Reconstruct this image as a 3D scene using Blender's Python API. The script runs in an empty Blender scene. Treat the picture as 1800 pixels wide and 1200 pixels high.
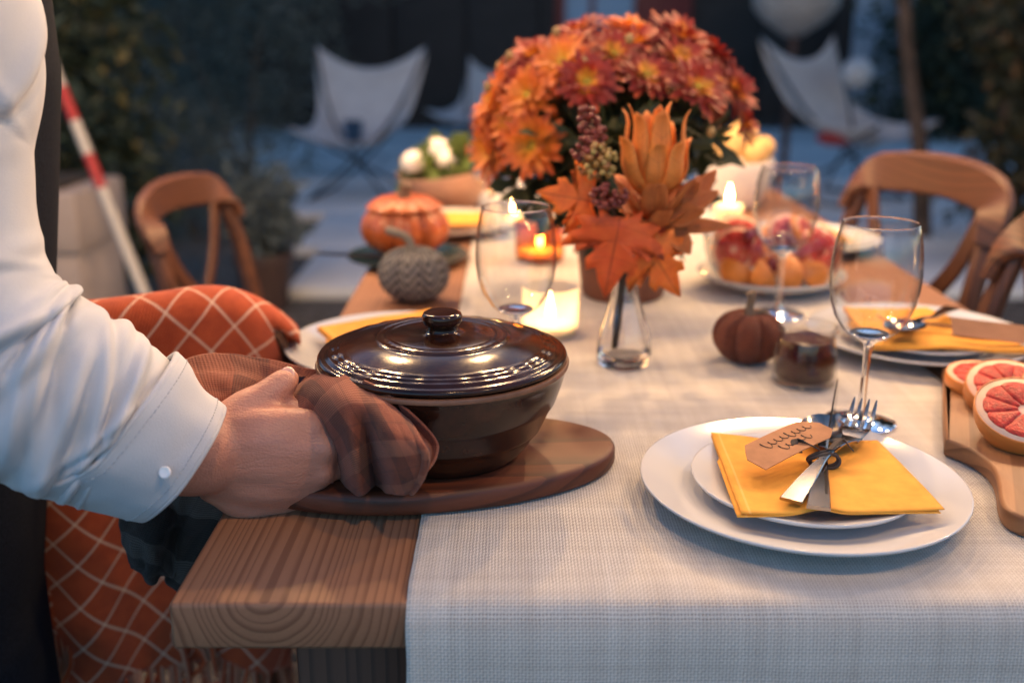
import bpy, bmesh, math, random
import numpy as np
from mathutils import Vector, Matrix, noise, Quaternion

S = bpy.context.scene
COL = S.collection
rad = math.radians
random.seed(11)
RNG = np.random.default_rng(7)

# ------------------------------------------------------------------ camera
PITCH = rad(17.13)
CAMZ = 1.125
F = 1800.0                       # focal length in pixels of the 1800 px wide photograph
cam_d = bpy.data.cameras.new('camera')
cam = bpy.data.objects.new('camera', cam_d)
COL.objects.link(cam)
cam.location = (0, 0, CAMZ)
cam.rotation_euler = (math.pi / 2 - PITCH, 0, 0)
cam_d.lens = 36.0
cam_d.sensor_width = 36.0
cam_d.clip_start = 0.02
cam_d.clip_end = 300
cam_d.dof.use_dof = True
cam_d.dof.focus_distance = 0.815
cam_d.dof.aperture_fstop = 3.0
S.camera = cam

# ------------------------------------------------------------------ sky, sun, exposure
W = bpy.data.worlds.new('World')
S.world = W
W.use_nodes = True
wn = W.node_tree
for n_ in list(wn.nodes):
    wn.nodes.remove(n_)
sky = wn.nodes.new('ShaderNodeTexSky')
sky.sky_type = 'NISHITA'
sky.sun_disc = False
sky.sun_elevation = rad(9)
sky.sun_rotation = rad(20)
sky.ozone_density = 3.6
bgn = wn.nodes.new('ShaderNodeBackground')
bgn.inputs['Strength'].default_value = 0.135
won = wn.nodes.new('ShaderNodeOutputWorld')
wn.links.new(sky.outputs[0], bgn.inputs[0])
wn.links.new(bgn.outputs[0], won.inputs[0])
sun_d = bpy.data.lights.new('dusk_sun', 'SUN')
sun_d.energy = 0.06
sun_d.angle = rad(12)
sun_d.color = (1.0, 0.85, 0.7)
sun = bpy.data.objects.new('dusk_sun', sun_d)
COL.objects.link(sun)
sun.location = (0, 20, 12)
sun.rotation_euler = (rad(-80), 0, rad(-20))
S.view_settings.view_transform = 'Standard'
S.view_settings.look = 'None'
S.view_settings.exposure = 1.5
S.view_settings.gamma = 1.0
S.view_settings.use_curve_mapping = False
S.render.engine = 'CYCLES'
S.cycles.use_denoising = True
S.cycles.denoiser = 'OPENIMAGEDENOISE'
S.cycles.max_bounces = 10
S.cycles.transparent_max_bounces = 24
S.cycles.transmission_bounces = 10
S.cycles.sample_clamp_indirect = 4.0
S.cycles.blur_glossy = 0.6
S.cycles.use_light_tree = True

# ------------------------------------------------------------------ helpers: places
SP, CP = math.sin(PITCH), math.cos(PITCH)
TZ = 0.75                        # table top


def onz(px, py, z=TZ):
    """point of the horizontal plane z that the photograph shows at (px, py)"""
    u, v = px - 900, py - 600
    d = F * SP + v * CP
    k = (CAMZ - z) / d
    return Vector((u * k, (F * CP - v * SP) * k, z))


def aty(px, py, y):
    """point at distance y (along the table) seen at (px, py)"""
    u, v = px - 900, py - 600
    k = y / (F * CP - v * SP)
    return Vector((u * k, y, CAMZ - (F * SP + v * CP) * k))


# ------------------------------------------------------------------ helpers: meshes
def catmull(P, n):
    """resample a list of points/tuples smoothly to n samples"""
    A = np.array([tuple(p) for p in P], float)
    if len(A) == 2:
        t = np.linspace(0, 1, n)[:, None]
        return A[0] * (1 - t) + A[1] * t
    E = np.vstack([2 * A[0] - A[1], A, 2 * A[-1] - A[-2]])
    m = len(A) - 1
    out = []
    for t in np.linspace(0, m, n):
        i = min(int(t), m - 1)
        f = t - i
        p0, p1, p2, p3 = E[i], E[i + 1], E[i + 2], E[i + 3]
        out.append(0.5 * (2 * p1 + (p2 - p0) * f + (2 * p0 - 5 * p1 + 4 * p2 - p3) * f * f + (3 * p1 - p0 - 3 * p2 + p3) * f ** 3))
    return np.array(out)


def sgrid(rows, n, m):
    """smooth surface through a grid of control points -> n x m x k array"""
    R = [catmull(r, m) for r in rows]
    R = np.array(R)
    out = np.zeros((n, m, R.shape[2]))
    for j in range(m):
        out[:, j] = catmull(R[:, j], n)
    return out


def grid_vf(P, closed_u=False):
    n, m = P.shape[0], P.shape[1]
    v = [tuple(p) for p in P.reshape(-1, 3)]
    f = []
    for i in range(n - 1):
        for j in range(m if closed_u else m - 1):
            k = (j + 1) % m
            f.append((i * m + j, i * m + k, (i + 1) * m + k, (i + 1) * m + j))
    return v, f


def join(*parts):
    v, f = [], []
    for pv, pf in parts:
        o = len(v)
        v += [tuple(p) for p in pv]
        f += [tuple(i + o for i in q) for q in pf]
    return v, f


def xf(vf, M):
    return [tuple(M @ Vector(p)) for p in vf[0]], vf[1]


def mv(vf, x=0, y=0, z=0):
    return [(p[0] + x, p[1] + y, p[2] + z) for p in vf[0]], vf[1]


def lathe(prof, seg=48, fn=None):
    v, f, rings = [], [], []
    for (r, z) in prof:
        if r < 1e-6:
            v.append((0, 0, z)); rings.append([len(v) - 1])
        else:
            idx = []
            for k in range(seg):
                a = 2 * math.pi * k / seg
                rr, zz = fn(r, z, a) if fn else (r, z)
                v.append((rr * math.cos(a), rr * math.sin(a), zz)); idx.append(len(v) - 1)
            rings.append(idx)
    for A, B in zip(rings, rings[1:]):
        if len(A) == 1 and len(B) == 1:
            continue
        for k in range(seg):
            j = (k + 1) % seg
            if len(A) == 1:
                f.append((A[0], B[j], B[k]))
            elif len(B) == 1:
                f.append((A[k], A[j], B[0]))
            else:
                f.append((A[k], A[j], B[j], B[k]))
    return v, f


def frames(P):
    P = [Vector(p) for p in P]
    T = [((P[min(i + 1, len(P) - 1)] - P[max(i - 1, 0)]).normalized()) for i in range(len(P))]
    up = Vector((0, 0, 1)) if abs(T[0].z) < 0.9 else Vector((0, 1, 0))
    N = [(up - T[0] * up.dot(T[0])).normalized()]
    for i in range(1, len(P)):
        q = T[i - 1].rotation_difference(T[i])
        n = q @ N[-1]
        N.append((n - T[i] * n.dot(T[i])).normalized())
    return P, T, N


def tube(pts, radii, n=10, caps=True, res=None, fn=None):
    if res:
        k = len(pts)
        if not hasattr(radii, '__len__'):
            radii = [radii] * k
        A = catmull([tuple(p) + (r,) for p, r in zip(pts, radii)], res)
        pts, radii = [tuple(a[:3]) for a in A], [max(a[3], 1e-4) for a in A]
    if not hasattr(radii, '__len__'):
        radii = [radii] * len(pts)
    P, T, N = frames(pts)
    v, f = [], []
    for i, p in enumerate(P):
        b = T[i].cross(N[i])
        for k in range(n):
            a = 2 * math.pi * k / n
            r = radii[i] if fn is None else radii[i] + fn(i / (len(P) - 1), a)
            v.append(tuple(p + (N[i] * math.cos(a) + b * math.sin(a)) * r))
    for i in range(len(P) - 1):
        for k in range(n):
            j = (k + 1) % n
            f.append((i * n + k, i * n + j, (i + 1) * n + j, (i + 1) * n + k))
    if caps:
        v.append(tuple(P[0])); c = len(v) - 1
        f += [(c, (k + 1) % n, k) for k in range(n)]
        v.append(tuple(P[-1])); c = len(v) - 1
        o = (len(P) - 1) * n
        f += [(c, o + k, o + (k + 1) % n) for k in range(n)]
    return v, f


def bar(pts, w, h, up=(0, 0, 1), res=None, rnd=0.25):
    """rounded rectangular bar along pts; w across, h along up"""
    k = len(pts)
    w = list(w) if hasattr(w, '__len__') else [w] * k
    h = list(h) if hasattr(h, '__len__') else [h] * k
    if res:
        A = catmull([tuple(p) + (a, b) for p, a, b in zip(pts, w, h)], res)
        pts = [Vector(a[:3]) for a in A]; w = [max(a[3], 2e-4) for a in A]; h = [max(a[4], 2e-4) for a in A]
    P = [Vector(p) for p in pts]
    up0 = up if callable(up) else (lambda t: Vector(up))
    v, f = [], []
    n = 8
    for i, p in enumerate(P):
        t = (P[min(i + 1, len(P) - 1)] - P[max(i - 1, 0)]).normalized()
        u = Vector(up0(i / max(1, len(P) - 1)))
        u = (u - t * u.dot(t)).normalized()
        s = t.cross(u)
        a, b = w[i] / 2, h[i] / 2
        c = min(a, b) * rnd * 2
        for x, y in ((a, b - c), (a - c, b), (-a + c, b), (-a, b - c), (-a, -b + c), (-a + c, -b), (a - c, -b), (a, -b + c)):
            v.append(tuple(p + s * x + u * y))
    for i in range(len(P) - 1):
        for q in range(n):
            j = (q + 1) % n
            f.append((i * n + q, i * n + j, (i + 1) * n + j, (i + 1) * n + q))
    f.append(tuple(range(n - 1, -1, -1)))
    o = (len(P) - 1) * n
    f.append(tuple(range(o, o + n)))
    return v, f


def rbox(sx, sy, sz, b=0.003, seg=2):
    """bevelled box centred at origin in x, y with its base at z = 0"""
    bm = bmesh.new()
    bmesh.ops.create_cube(bm, size=1.0)
    for q in bm.verts:
        q.co = Vector((q.co.x * sx, q.co.y * sy, (q.co.z + 0.5) * sz))
    if b > 0:
        bmesh.ops.bevel(bm, geom=list(bm.edges), offset=b, segments=seg, profile=0.5, affect='EDGES')
    bm.verts.index_update()
    v = [tuple(q.co) for q in bm.verts]
    f = [tuple(q.index for q in p.verts) for p in bm.faces]
    bm.free()
    return v, f


def ball(c, r, nu=14, nv=9, fn=None):
    r = r if hasattr(r, '__len__') else (r, r, r)
    prof = [(math.sin(math.pi * i / nv), -math.cos(math.pi * i / nv)) for i in range(nv + 1)]
    prof[0] = (0, -1); prof[-1] = (0, 1)
    v, f = lathe(prof, nu)
    return [(c[0] + p[0] * r[0], c[1] + p[1] * r[1], c[2] + p[2] * r[2]) for p in v], f


def slab(outline, z0, z1, b=0.002, mid=None):
    """flat prism of an outline with softly rounded rims; fan top"""
    c = np.mean(np.array(outline), axis=0)
    n = len(outline)
    v, f = [], []
    O = np.array(outline)

    def inset(d):
        T = np.roll(O, -1, 0) - np.roll(O, 1, 0)
        L = np.linalg.norm(T, axis=1)[:, None]
        N = np.stack([T[:, 1], -T[:, 0]], 1) / np.maximum(L, 1e-9)
        return O - N * d
    for d, z in ((b, z0), (b * .3, z0 + b * .3), (0, z0 + b), (0, z1 - b), (b * .3, z1 - b * .3), (b, z1)):
        for p in inset(d):
            v.append((p[0], p[1], z))
    for i in range(5):
        for k in range(n):
            j = (k + 1) % n
            f.append((i * n + k, i * n + j, (i + 1) * n + j, (i + 1) * n + k))
    f.append(tuple(range(n - 1, -1, -1)))
    f.append(tuple(range(5 * n, 6 * n)))
    return v, f


def put(name, vf, mat=None, parent=None, smooth=True, sharp=40, uv=None, loc=None, mats=None, midx=None, solid=0, rot=None):
    me = bpy.data.meshes.new(name)
    me.from_pydata([tuple(map(float, p)) for p in vf[0]], [], vf[1])
    if uv is not None:
        L = me.uv_layers.new(name='UVMap')
        ids = np.empty(len(me.loops), np.int32)
        me.loops.foreach_get('vertex_index', ids)
        L.data.foreach_set('uv', np.asarray(uv, np.float32).reshape(-1, 2)[ids].ravel())
    me.update()
    if mats:
        for m_ in mats:
            me.materials.append(m_)
        me.polygons.foreach_set('material_index', midx)
    elif mat:
        me.materials.append(mat)
    if smooth:
        me.polygons.foreach_set('use_smooth', [True] * len(me.polygons))
        if sharp and len(me.polygons) < 60000:
            me.set_sharp_from_angle(angle=rad(sharp))
    else:
        me.polygons.foreach_set('use_smooth', [False] * len(me.polygons))
    o = bpy.data.objects.new(name, me)
    COL.objects.link(o)
    if parent:
        o.parent = parent
    if loc is not None:
        o.location = loc
    if rot is not None:
        o.rotation_euler = rot
    if solid:
        md = o.modifiers.new('thickness', 'SOLIDIFY')
        md.thickness = abs(solid)
        md.offset = 0 if solid > 0 else -1
    return o


def fixn(o):
    """outward normals for closed shells"""
    bm = bmesh.new(); bm.from_mesh(o.data)
    bmesh.ops.recalc_face_normals(bm, faces=list(bm.faces))
    bm.to_mesh(o.data); bm.free()
    return o


def share(src, name=None, parent=None, M=None):
    o = src.copy()
    o.name = name or src.name.split('.')[0]
    COL.objects.link(o)
    o.parent = parent if parent is not None else src.parent
    if M is not None:
        o.matrix_local = M
    return o


def tag(o, label, cat, group=None):
    o['label'] = label; o['category'] = cat
    if group:
        o['group'] = group
    return o


def thing(name, label, cat, loc=(0, 0, 0), rz=0, group=None, rot=None):
    o = bpy.data.objects.new(name, None)
    o.empty_display_size = 0.03
    COL.objects.link(o)
    o.location = loc
    o.rotation_euler = rot or (0, 0, rz)
    return tag(o, label, cat, group)


def structure(o):
    o['kind'] = 'structure'
    return o


def copy_tree(o, loc=None, rz=None, label=None, parent=None):
    c = o.copy(); c.name = o.name.split('.')[0]
    COL.objects.link(c)
    c.parent = parent
    if loc is not None:
        c.location = loc
    if rz is not None:
        c.rotation_euler = (0, 0, rz)
    if label:
        c['label'] = label
    for ch in list(o.children):
        d = copy_tree(ch, parent=c)
        d.matrix_parent_inverse = ch.matrix_parent_inverse.copy()
    return c


def remesh(name, parts, voxel, mat, parent, smooth=6):
    v, f = join(*parts)
    me = bpy.data.meshes.new('tmp'); me.from_pydata(v, [], f); me.update()
    o = bpy.data.objects.new('tmp', me); COL.objects.link(o)
    bm = bmesh.new(); bm.from_mesh(me); bmesh.ops.recalc_face_normals(bm, faces=list(bm.faces)); bm.to_mesh(me); bm.free()
    r = o.modifiers.new('r', 'REMESH'); r.mode = 'VOXEL'; r.voxel_size = voxel
    s = o.modifiers.new('s', 'SMOOTH'); s.factor = 0.5; s.iterations = smooth
    bpy.context.view_layer.update()
    dg = bpy.context.evaluated_depsgraph_get()
    m2 = bpy.data.meshes.new_from_object(o.evaluated_get(dg))
    bpy.data.objects.remove(o)
    m2.name = name
    m2.materials.clear(); m2.materials.append(mat)
    m2.polygons.foreach_set('use_smooth', [True] * len(m2.polygons))
    q = bpy.data.objects.new(name, m2); COL.objects.link(q)
    q.parent = parent
    return q


# ------------------------------------------------------------------ helpers: materials
class NT:
    def __init__(s, name):
        s.m = bpy.data.materials.new(name); s.m.use_nodes = True
        s.t = s.m.node_tree
        s.b = s.t.nodes['Principled BSDF']
        s.out = s.t.nodes['Material Output']

    def n(s, typ, **kw):
        x = s.t.nodes.new(typ)
        for k, v in kw.items():
            setattr(x, k, v)
        return x

    def l(s, a, b):
        s.t.links.new(a, b)

    def val(s, sock, v):
        if hasattr(v, 'is_output'):
            s.l(v, sock)
        else:
            sock.default_value = v

    def math(s, op, a, b=0.0, c=None):
        x = s.n('ShaderNodeMath', operation=op)
        s.val(x.inputs[0], a); s.val(x.inputs[1], b)
        if c is not None:
            s.val(x.inputs[2], c)
        return x.outputs[0]

    def coord(s, kind='Object'):
        return s.n('ShaderNodeTexCoord').outputs[kind]

    def map(s, vec, scale=(1, 1, 1), loc=(0, 0, 0), rot=(0, 0, 0)):
        x = s.n('ShaderNodeMapping')
        x.inputs['Scale'].default_value = scale; x.inputs['Location'].default_value = loc
        x.inputs['Rotation'].default_value = rot
        s.l(vec, x.inputs['Vector'])
        return x.outputs[0]

    def noise(s, vec, scale, detail=4, rough=0.55, dist=0.0):
        x = s.n('ShaderNodeTexNoise')
        x.inputs['Scale'].default_value = scale; x.inputs['Detail'].default_value = detail
        x.inputs['Roughness'].default_value = rough; x.inputs['Distortion'].default_value = dist
        if vec is not None:
            s.l(vec, x.inputs['Vector'])
        return x.outputs['Fac']

    def ramp(s, fac, stops):
        x = s.n('ShaderNodeValToRGB')
        e = x.color_ramp.elements
        while len(e) < len(stops):
            e.new(0.5)
        for k, (p, c) in enumerate(stops):
            e[k].position = p
            e[k].color = tuple(c) + (1,) if len(c) == 3 else c
        s.l(fac, x.inputs[0])
        return x.outputs[0]

    def mix(s, fac, a, b, blend='MIX'):
        x = s.n('ShaderNodeMix', data_type='RGBA', blend_type=blend)
        s.val(x.inputs[0], fac)
        for i, c in ((6, a), (7, b)):
            s.val(x.inputs[i], c if hasattr(c, 'is_output') else (tuple(c) + (1,) if len(c) == 3 else c))
        return x.outputs[2]

    def bump(s, h, strength=0.3, dist=0.002, target=None):
        x = s.n('ShaderNodeBump')
        x.inputs['Strength'].default_value = strength; x.inputs['Distance'].default_value = dist
        s.l(h, x.inputs['Height'])
        s.l(x.outputs[0], (target or s.b).inputs['Normal'])
        return x

    def sep(s, vec):
        x = s.n('ShaderNodeSeparateXYZ'); s.l(vec, x.inputs[0])
        return x.outputs

    def set(s, **kw):
        for k, v in kw.items():
            s.val(s.b.inputs[k.replace('_', ' ')], v)
        return s


def c4(c):
    return tuple(c) + (1,) if len(c) == 3 else c


def mat(name, col, rough=0.5, metal=0.0, var=0.0, vscale=30, bump=0.0, bscale=200, bdist=0.001, coat=0.0, spec=0.5, sss=0.0, ssr=(0.01, 0.005, 0.003), sheen=0.0, rvar=0.0):
    t = NT(name)
    co = t.coord()
    t.set(Roughness=rough, Metallic=metal)
    t.b.inputs['Specular IOR Level'].default_value = spec
    t.b.inputs['Coat Weight'].default_value = coat
    t.b.inputs['Coat Roughness'].default_value = 0.06
    t.b.inputs['Sheen Weight'].default_value = sheen
    if sss:
        t.b.inputs['Subsurface Weight'].default_value = sss
        t.b.inputs['Subsurface Radius'].default_value = ssr
        t.b.inputs['Subsurface Scale'].default_value = 1.0
    if var:
        nz = t.noise(co, vscale, 5)
        d = tuple(max(0, c * (1 - var)) for c in col[:3]); l = tuple(min(1, c * (1 + var)) for c in col[:3])
        t.l(t.ramp(nz, [(0.3, d), (0.7, l)]), t.b.inputs['Base Color'])
    else:
        t.b.inputs['Base Color'].default_value = c4(col)
    if rvar:
        nz = t.noise(co, vscale * 0.7, 4)
        t.l(t.math('MULTIPLY_ADD', nz, rvar * 2, rough - rvar), t.b.inputs['Roughness'])
    if bump:
        t.bump(t.noise(co, bscale, 4), bump, bdist)
    return t.m


def wood(name, dark, light, axis='Y', ring=190.0, pith=(0, 0), rough=0.55, wob=0.006, streak=0.35, bump=0.25):
    """growth rings round an axis through `pith`: end grain on the ends, straight grain along the faces"""
    t = NT(name)
    co = t.coord()
    st = {'Y': (1, 0.06, 1), 'X': (0.06, 1, 1), 'Z': (1, 1, 0.06)}[axis]
    sc = t.map(co, st)
    nv = t.n('ShaderNodeTexNoise'); nv.inputs['Scale'].default_value = 7; nv.inputs['Detail'].default_value = 3
    t.l(sc, nv.inputs['Vector'])
    off = t.n('ShaderNodeVectorMath', operation='SUBTRACT'); t.l(nv.outputs['Color'], off.inputs[0]); off.inputs[1].default_value = (.5, .5, .5)
    of2 = t.n('ShaderNodeVectorMath', operation='SCALE'); t.l(off.outputs[0], of2.inputs[0]); of2.inputs['Scale'].default_value = wob * 4
    ad = t.n('ShaderNodeVectorMath', operation='ADD'); t.l(co, ad.inputs[0]); t.l(of2.outputs[0], ad.inputs[1])
    x, y, z = t.sep(ad.outputs[0])
    a, b = {'Y': (x, z), 'X': (y, z), 'Z': (x, y)}[axis]
    a = t.math('SUBTRACT', a, pith[0]); b = t.math('SUBTRACT', b, pith[1])
    d = t.math('SQRT', t.math('ADD', t.math('MULTIPLY', a, a), t.math('MULTIPLY', b, b)))
    d = t.math('POWER', t.math('MULTIPLY', d, 1.0), 1.0)
    # ring width drifts from year to year
    dn = t.n('ShaderNodeTexNoise'); dn.noise_dimensions = '1D'; dn.inputs['Scale'].default_value = ring * .16; dn.inputs['Detail'].default_value = 2
    t.l(d, dn.inputs['W'])
    ph = t.math('FRACT', t.math('ADD', t.math('MULTIPLY', d, ring), t.math('MULTIPLY', dn.outputs['Fac'], 5.0)))
    late = t.ramp(ph, [(0.0, (0, 0, 0)), (0.55, (.15, .15, .15)), (0.85, (1, 1, 1)), (0.97, (.9, .9, .9)), (1.0, (0, 0, 0))])
    fib = t.noise(t.map(co, tuple(q * (1 if q < 1 else 1) for q in st)), 420, 3)
    big = t.noise(sc, 16, 3)
    c = t.mix(late, light, dark)
    mid = tuple((p + q) / 2 for p, q in zip(dark, light))
    c = t.mix(t.math('MULTIPLY', fib, streak), c, tuple(q * .7 for q in mid))
    c = t.mix(t.math('MULTIPLY', big, 0.45), c, tuple(q * .75 for q in mid))
    t.l(c, t.b.inputs['Base Color'])
    t.set(Roughness=rough)
    h = t.math('ADD', t.math('MULTIPLY', late, 0.6), t.math('MULTIPLY', fib, 0.5))
    t.bump(h, bump, 0.0008)
    return t.m


def thin_glass(name, tint=(0.97, 0.98, 0.98), rough=0.0, ior=1.45):
    t = NT(name)
    t.t.nodes.remove(t.b)
    tr = t.n('ShaderNodeBsdfTransparent')
    gl = t.n('ShaderNodeBsdfGlossy'); gl.inputs['Roughness'].default_value = rough
    lw = t.n('ShaderNodeLayerWeight'); lw.inputs['Blend'].default_value = .5
    fz = t.math('MULTIPLY_ADD', t.math('POWER', lw.outputs['Facing'], 4.0), .90, .045)
    edge_ = t.math('POWER', lw.outputs['Facing'], 7.0)          # tint darkened at grazing angles, standing in for refraction's dark edges
    t.l(t.mix(edge_, tint, tuple(q_ * .35 for q_ in tint)), tr.inputs[0])
    mx = t.n('ShaderNodeMixShader')
    t.l(fz, mx.inputs[0]); t.l(tr.outputs[0], mx.inputs[1]); t.l(gl.outputs[0], mx.inputs[2])
    t.l(mx.outputs[0], t.out.inputs['Surface'])
    return t.m


def solid_glass(name, col=(1, 1, 1), ior=1.48, rough=0.0):
    t = NT(name)
    t.t.nodes.remove(t.b)
    g = t.n('ShaderNodeBsdfGlass'); g.inputs['Color'].default_value = c4(col); g.inputs['IOR'].default_value = ior
    g.inputs['Roughness'].default_value = rough
    t.l(g.outputs[0], t.out.inputs['Surface'])
    return t.m


def emit(name, col, strength):
    t = NT(name)
    t.t.nodes.remove(t.b)
    e = t.n('ShaderNodeEmission'); e.inputs[0].default_value = c4(col); e.inputs[1].default_value = strength
    t.l(e.outputs[0], t.out.inputs['Surface'])
    return t.m


def leafmat(name, cols, rough=0.6, trans=0.25):
    """every leaf takes its own colour from the list"""
    t = NT(name)
    g = t.n('ShaderNodeNewGeometry').outputs['Random Per Island']
    k = len(cols)
    c = t.ramp(g, [(i / max(1, k - 1), q) for i, q in enumerate(cols)])
    t.l(c, t.b.inputs['Base Color'])
    t.set(Roughness=rough)
    tl = t.n('ShaderNodeBsdfTranslucent'); t.l(c, tl.inputs[0])
    mx = t.n('ShaderNodeMixShader'); mx.inputs[0].default_value = trans
    t.l(t.b.outputs[0], mx.inputs[1]); t.l(tl.outputs[0], mx.inputs[2]); t.l(mx.outputs[0], t.out.inputs['Surface'])
    return t.m


def leaves(clumps, size, aspect=0.5, droop=0.3, seed=1):
    """many bent leaves (two quads each) filling ellipsoids: clumps = [(centre, radii, count)]"""
    r = np.random.default_rng(seed)
    V, Fc = [], []
    base = 0
    for c, R, n in clumps:
        d = r.normal(size=(n, 3)); d /= np.linalg.norm(d, axis=1)[:, None]
        rr = r.uniform(0.15, 1, n) ** 0.45
        lump = 1 + 0.25 * np.sin(d[:, 0] * 5 + d[:, 2] * 7 + seed) + 0.15 * np.sin(d[:, 1] * 9 + d[:, 2] * 4)
        p = np.array(c) + d * np.array(R) * (rr * lump)[:, None]
        a = r.normal(size=(n, 3)) + d * 0.8; a[:, 2] -= droop
        a /= np.linalg.norm(a, axis=1)[:, None]
        b = np.cross(a, r.normal(size=(n, 3))); b /= np.linalg.norm(b, axis=1)[:, None]
        nn = np.cross(a, b)
        s = size * r.uniform(0.6, 1.35, n)[:, None]
        w = s * aspect * 0.5
        P = np.stack([p, p + a * s * .5 + b * w + nn * s * .06, p + a * s + nn * -s * .1, p + a * s * .5 - b * w + nn * s * .06, p + a * s * .5 - nn * s * .03], 1)
        V.append(P.reshape(-1, 3))
        idx = base + np.arange(n)[:, None] * 5
        Fc.append(np.concatenate([idx + np.array([[0, 1, 4]]), idx + np.array([[1, 2, 4]]), idx + np.array([[2, 3, 4]]), idx + np.array([[3, 0, 4]])], 0))
        base += n * 5
    V = np.concatenate(V); Fc = np.concatenate(Fc)
    return [tuple(p) for p in V], [tuple(int(i) for i in q) for q in Fc]

# lamps of the place: strings of warm bulbs hang over the table, above the picture
BULB = 425.0
FESTOONS = [('string of warm bulbs hung across the far half of the table', (-3.2, 2.05, 2.1), (3.4, 1.95, 2.15), .17, [.34, .42, .50, .58, .66]),
            ('string of warm bulbs hung slantwise across the table from the left', (-2.6, .55, 2.0), (2.9, 2.05, 2.1), .16, [.28, .72], 1.0),
            ('string of dim warm bulbs hung over the near end of the table', (-3.0, .0, 2.45), (3.2, .1, 2.45), .16, [.51, .63], .64)]

# ================================================================== SETTING
def ground_mat():
    t = NT('gravel_ground')
    co = t.coord()
    v = t.n('ShaderNodeTexVoronoi'); v.inputs['Scale'].default_value = 38; t.l(co, v.inputs['Vector'])
    big = t.noise(co, 1.3, 4)
    c = t.ramp(v.outputs['Color'], [(0.1, (.035, .03, .027)), (0.5, (.085, .072, .062)), (0.9, (.16, .14, .125))])
    c = t.mix(t.math('MULTIPLY', big, .6), c, (.03, .027, .022))
    t.l(c, t.b.inputs['Base Color']); t.set(Roughness=.95)
    t.bump(v.outputs['Distance'], .8, .02)
    return t.m


g = put('ground', ([(-60, -30, 0), (60, -30, 0), (60, 90, 0), (-60, 90, 0)], [(0, 1, 2, 3)]), ground_mat(), smooth=False)
structure(g)


def patio_mat():
    t = NT('pale_concrete')
    co = t.coord()
    n1 = t.noise(co, 1.8, 6, .6); n2 = t.noise(co, 40, 4)
    c = t.ramp(n1, [(.3, (.50, .505, .51)), (.7, (.66, .66, .66))])
    c = t.mix(t.math('MULTIPLY', n2, .35), c, (.28, .28, .28))
    t.l(c, t.b.inputs['Base Color']); t.set(Roughness=.85)
    t.bump(n2, .3, .004)
    return t.m


PCON = patio_mat()
pat = structure(bpy.data.objects.new('patio', None)); COL.objects.link(pat)
# slabs of the terrace, laid with open joints
edge = [(4.25, -0.98), (5.1, -1.12), (6.1, -1.45), (7.2, -1.78), (8.2, -2.2), (9.2, -2.6), (10.4, -3.0)]
yy = [4.25, 5.1, 6.1, 7.2, 8.2, 9.2, 10.4, 11.4]
for i in range(len(yy) - 1):
    x = edge[i][1]
    first = True
    while x < 4.6:
        wd = 1.15 + .1 * math.sin(i * 3 + x)
        xb = min(x + wd, 4.6)
        o = put('paving_slab', rbox(xb - x - .02, yy[i + 1] - yy[i] - .02, .05, .008), PCON, pat, loc=((x + xb) / 2, (yy[i] + yy[i + 1]) / 2, .0))
        x = xb

# ---- dark house behind the terrace
M_dark = mat('dark_stained_boards', (.012, .0085, .008), .7, var=.4, vscale=6, bump=.3, bscale=60)
M_red = mat('red_painted_frame', (.13, .012, .01), .5, var=.2)
M_pane = mat('sky_tinted_pane', (.25, .33, .42), .12, spec=.8)  # sky reflection put into the pane's base colour as grey-blue
M_pale = mat('pale_blue_grey', (.30, .34, .40), .8, var=.1)
M_post = mat('weathered_post', (.10, .10, .11), .8, var=.2)
house = thing('dark_house', 'dark brown timber house wall behind the terrace with red window frame', 'house', (0, 11.6, 0))
for k in range(17):
    o = put('wall_board', rbox(.78, .08, 6.2, .012), M_dark, house, loc=(-4.9 + k * .8, .05 + .012 * (k % 2), 0))
wn_ = put('window', join(mv(rbox(.10, .09, 1.9, .006), .52, -.02, 1.06), mv(rbox(.62, .09, 1.9, .006), 1.62, -.025, 1.06), mv(rbox(1.0, .09, .10, .006), .95, -.022, 1.0), mv(rbox(.05, .08, 1.9, .004), .86, -.018, 1.06)), M_red, house)
put('pane', mv(rbox(.76, .03, 1.8, .003), .94, -.02, 1.11), M_pane, wn_)
put('pale_panel', mv(rbox(.62, .06, 2.2, .01), 4.0, -.04, 0), M_pale, house)  # plain upright panel in pale blue-grey
put('back_wall', mv(rbox(14.4, .06, 6.2, .005), 1.5, .14, 0), M_dark, house)
put('roof', mv(rbox(15, 4.5, .2, .03), 1.5, 1.9, 6.22), M_dark, house)
put('floor_plinth', mv(rbox(13.6, .12, .14, .01), 1.5, -.09, .0), M_dark, house)

# ---- hedge and trees that close the garden
M_leafA = leafmat('grey_green_leaves', [(.04, .055, .048), (.085, .11, .10), (.06, .08, .066), (.14, .165, .155), (.04, .055, .055)])
M_leafB = leafmat('dark_leaves_with_yellow', [(.010, .018, .012), (.022, .036, .018), (.014, .024, .018), (.026, .044, .024), (.016, .026, .014), (.034, .05, .026), (.020, .032, .02), (.024, .04, .02), (.014, .022, .012), (.12, .10, .03)])
M_leafC = leafmat('olive_vine_leaves', [(.014, .02, .008), (.03, .033, .010), (.018, .022, .012), (.05, .042, .012), (.018, .022, .010), (.16, .075, .018)])
M_bark = mat('bark', (.055, .036, .026), .9, var=.5, vscale=14, bump=.8, bscale=40, bdist=.01)


def shrub(name, label, loc, clumps, leaf, size, seed, stems, cat='shrub', group=None, aspect=.5):
    t = thing(name, label, cat, loc, 0, group)
    parts = []
    for pts, r0 in stems:
        parts.append(tube(pts, [r0 * (1 - .7 * k / (len(pts) - 1)) for k in range(len(pts))], 8, res=14))
    put('stem' if cat == 'shrub' else 'trunk', join(*parts), M_bark, t)
    put('foliage' if cat == 'shrub' else 'crown', leaves(clumps, size, aspect, seed=seed), leaf, t, smooth=False)
    return t


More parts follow.
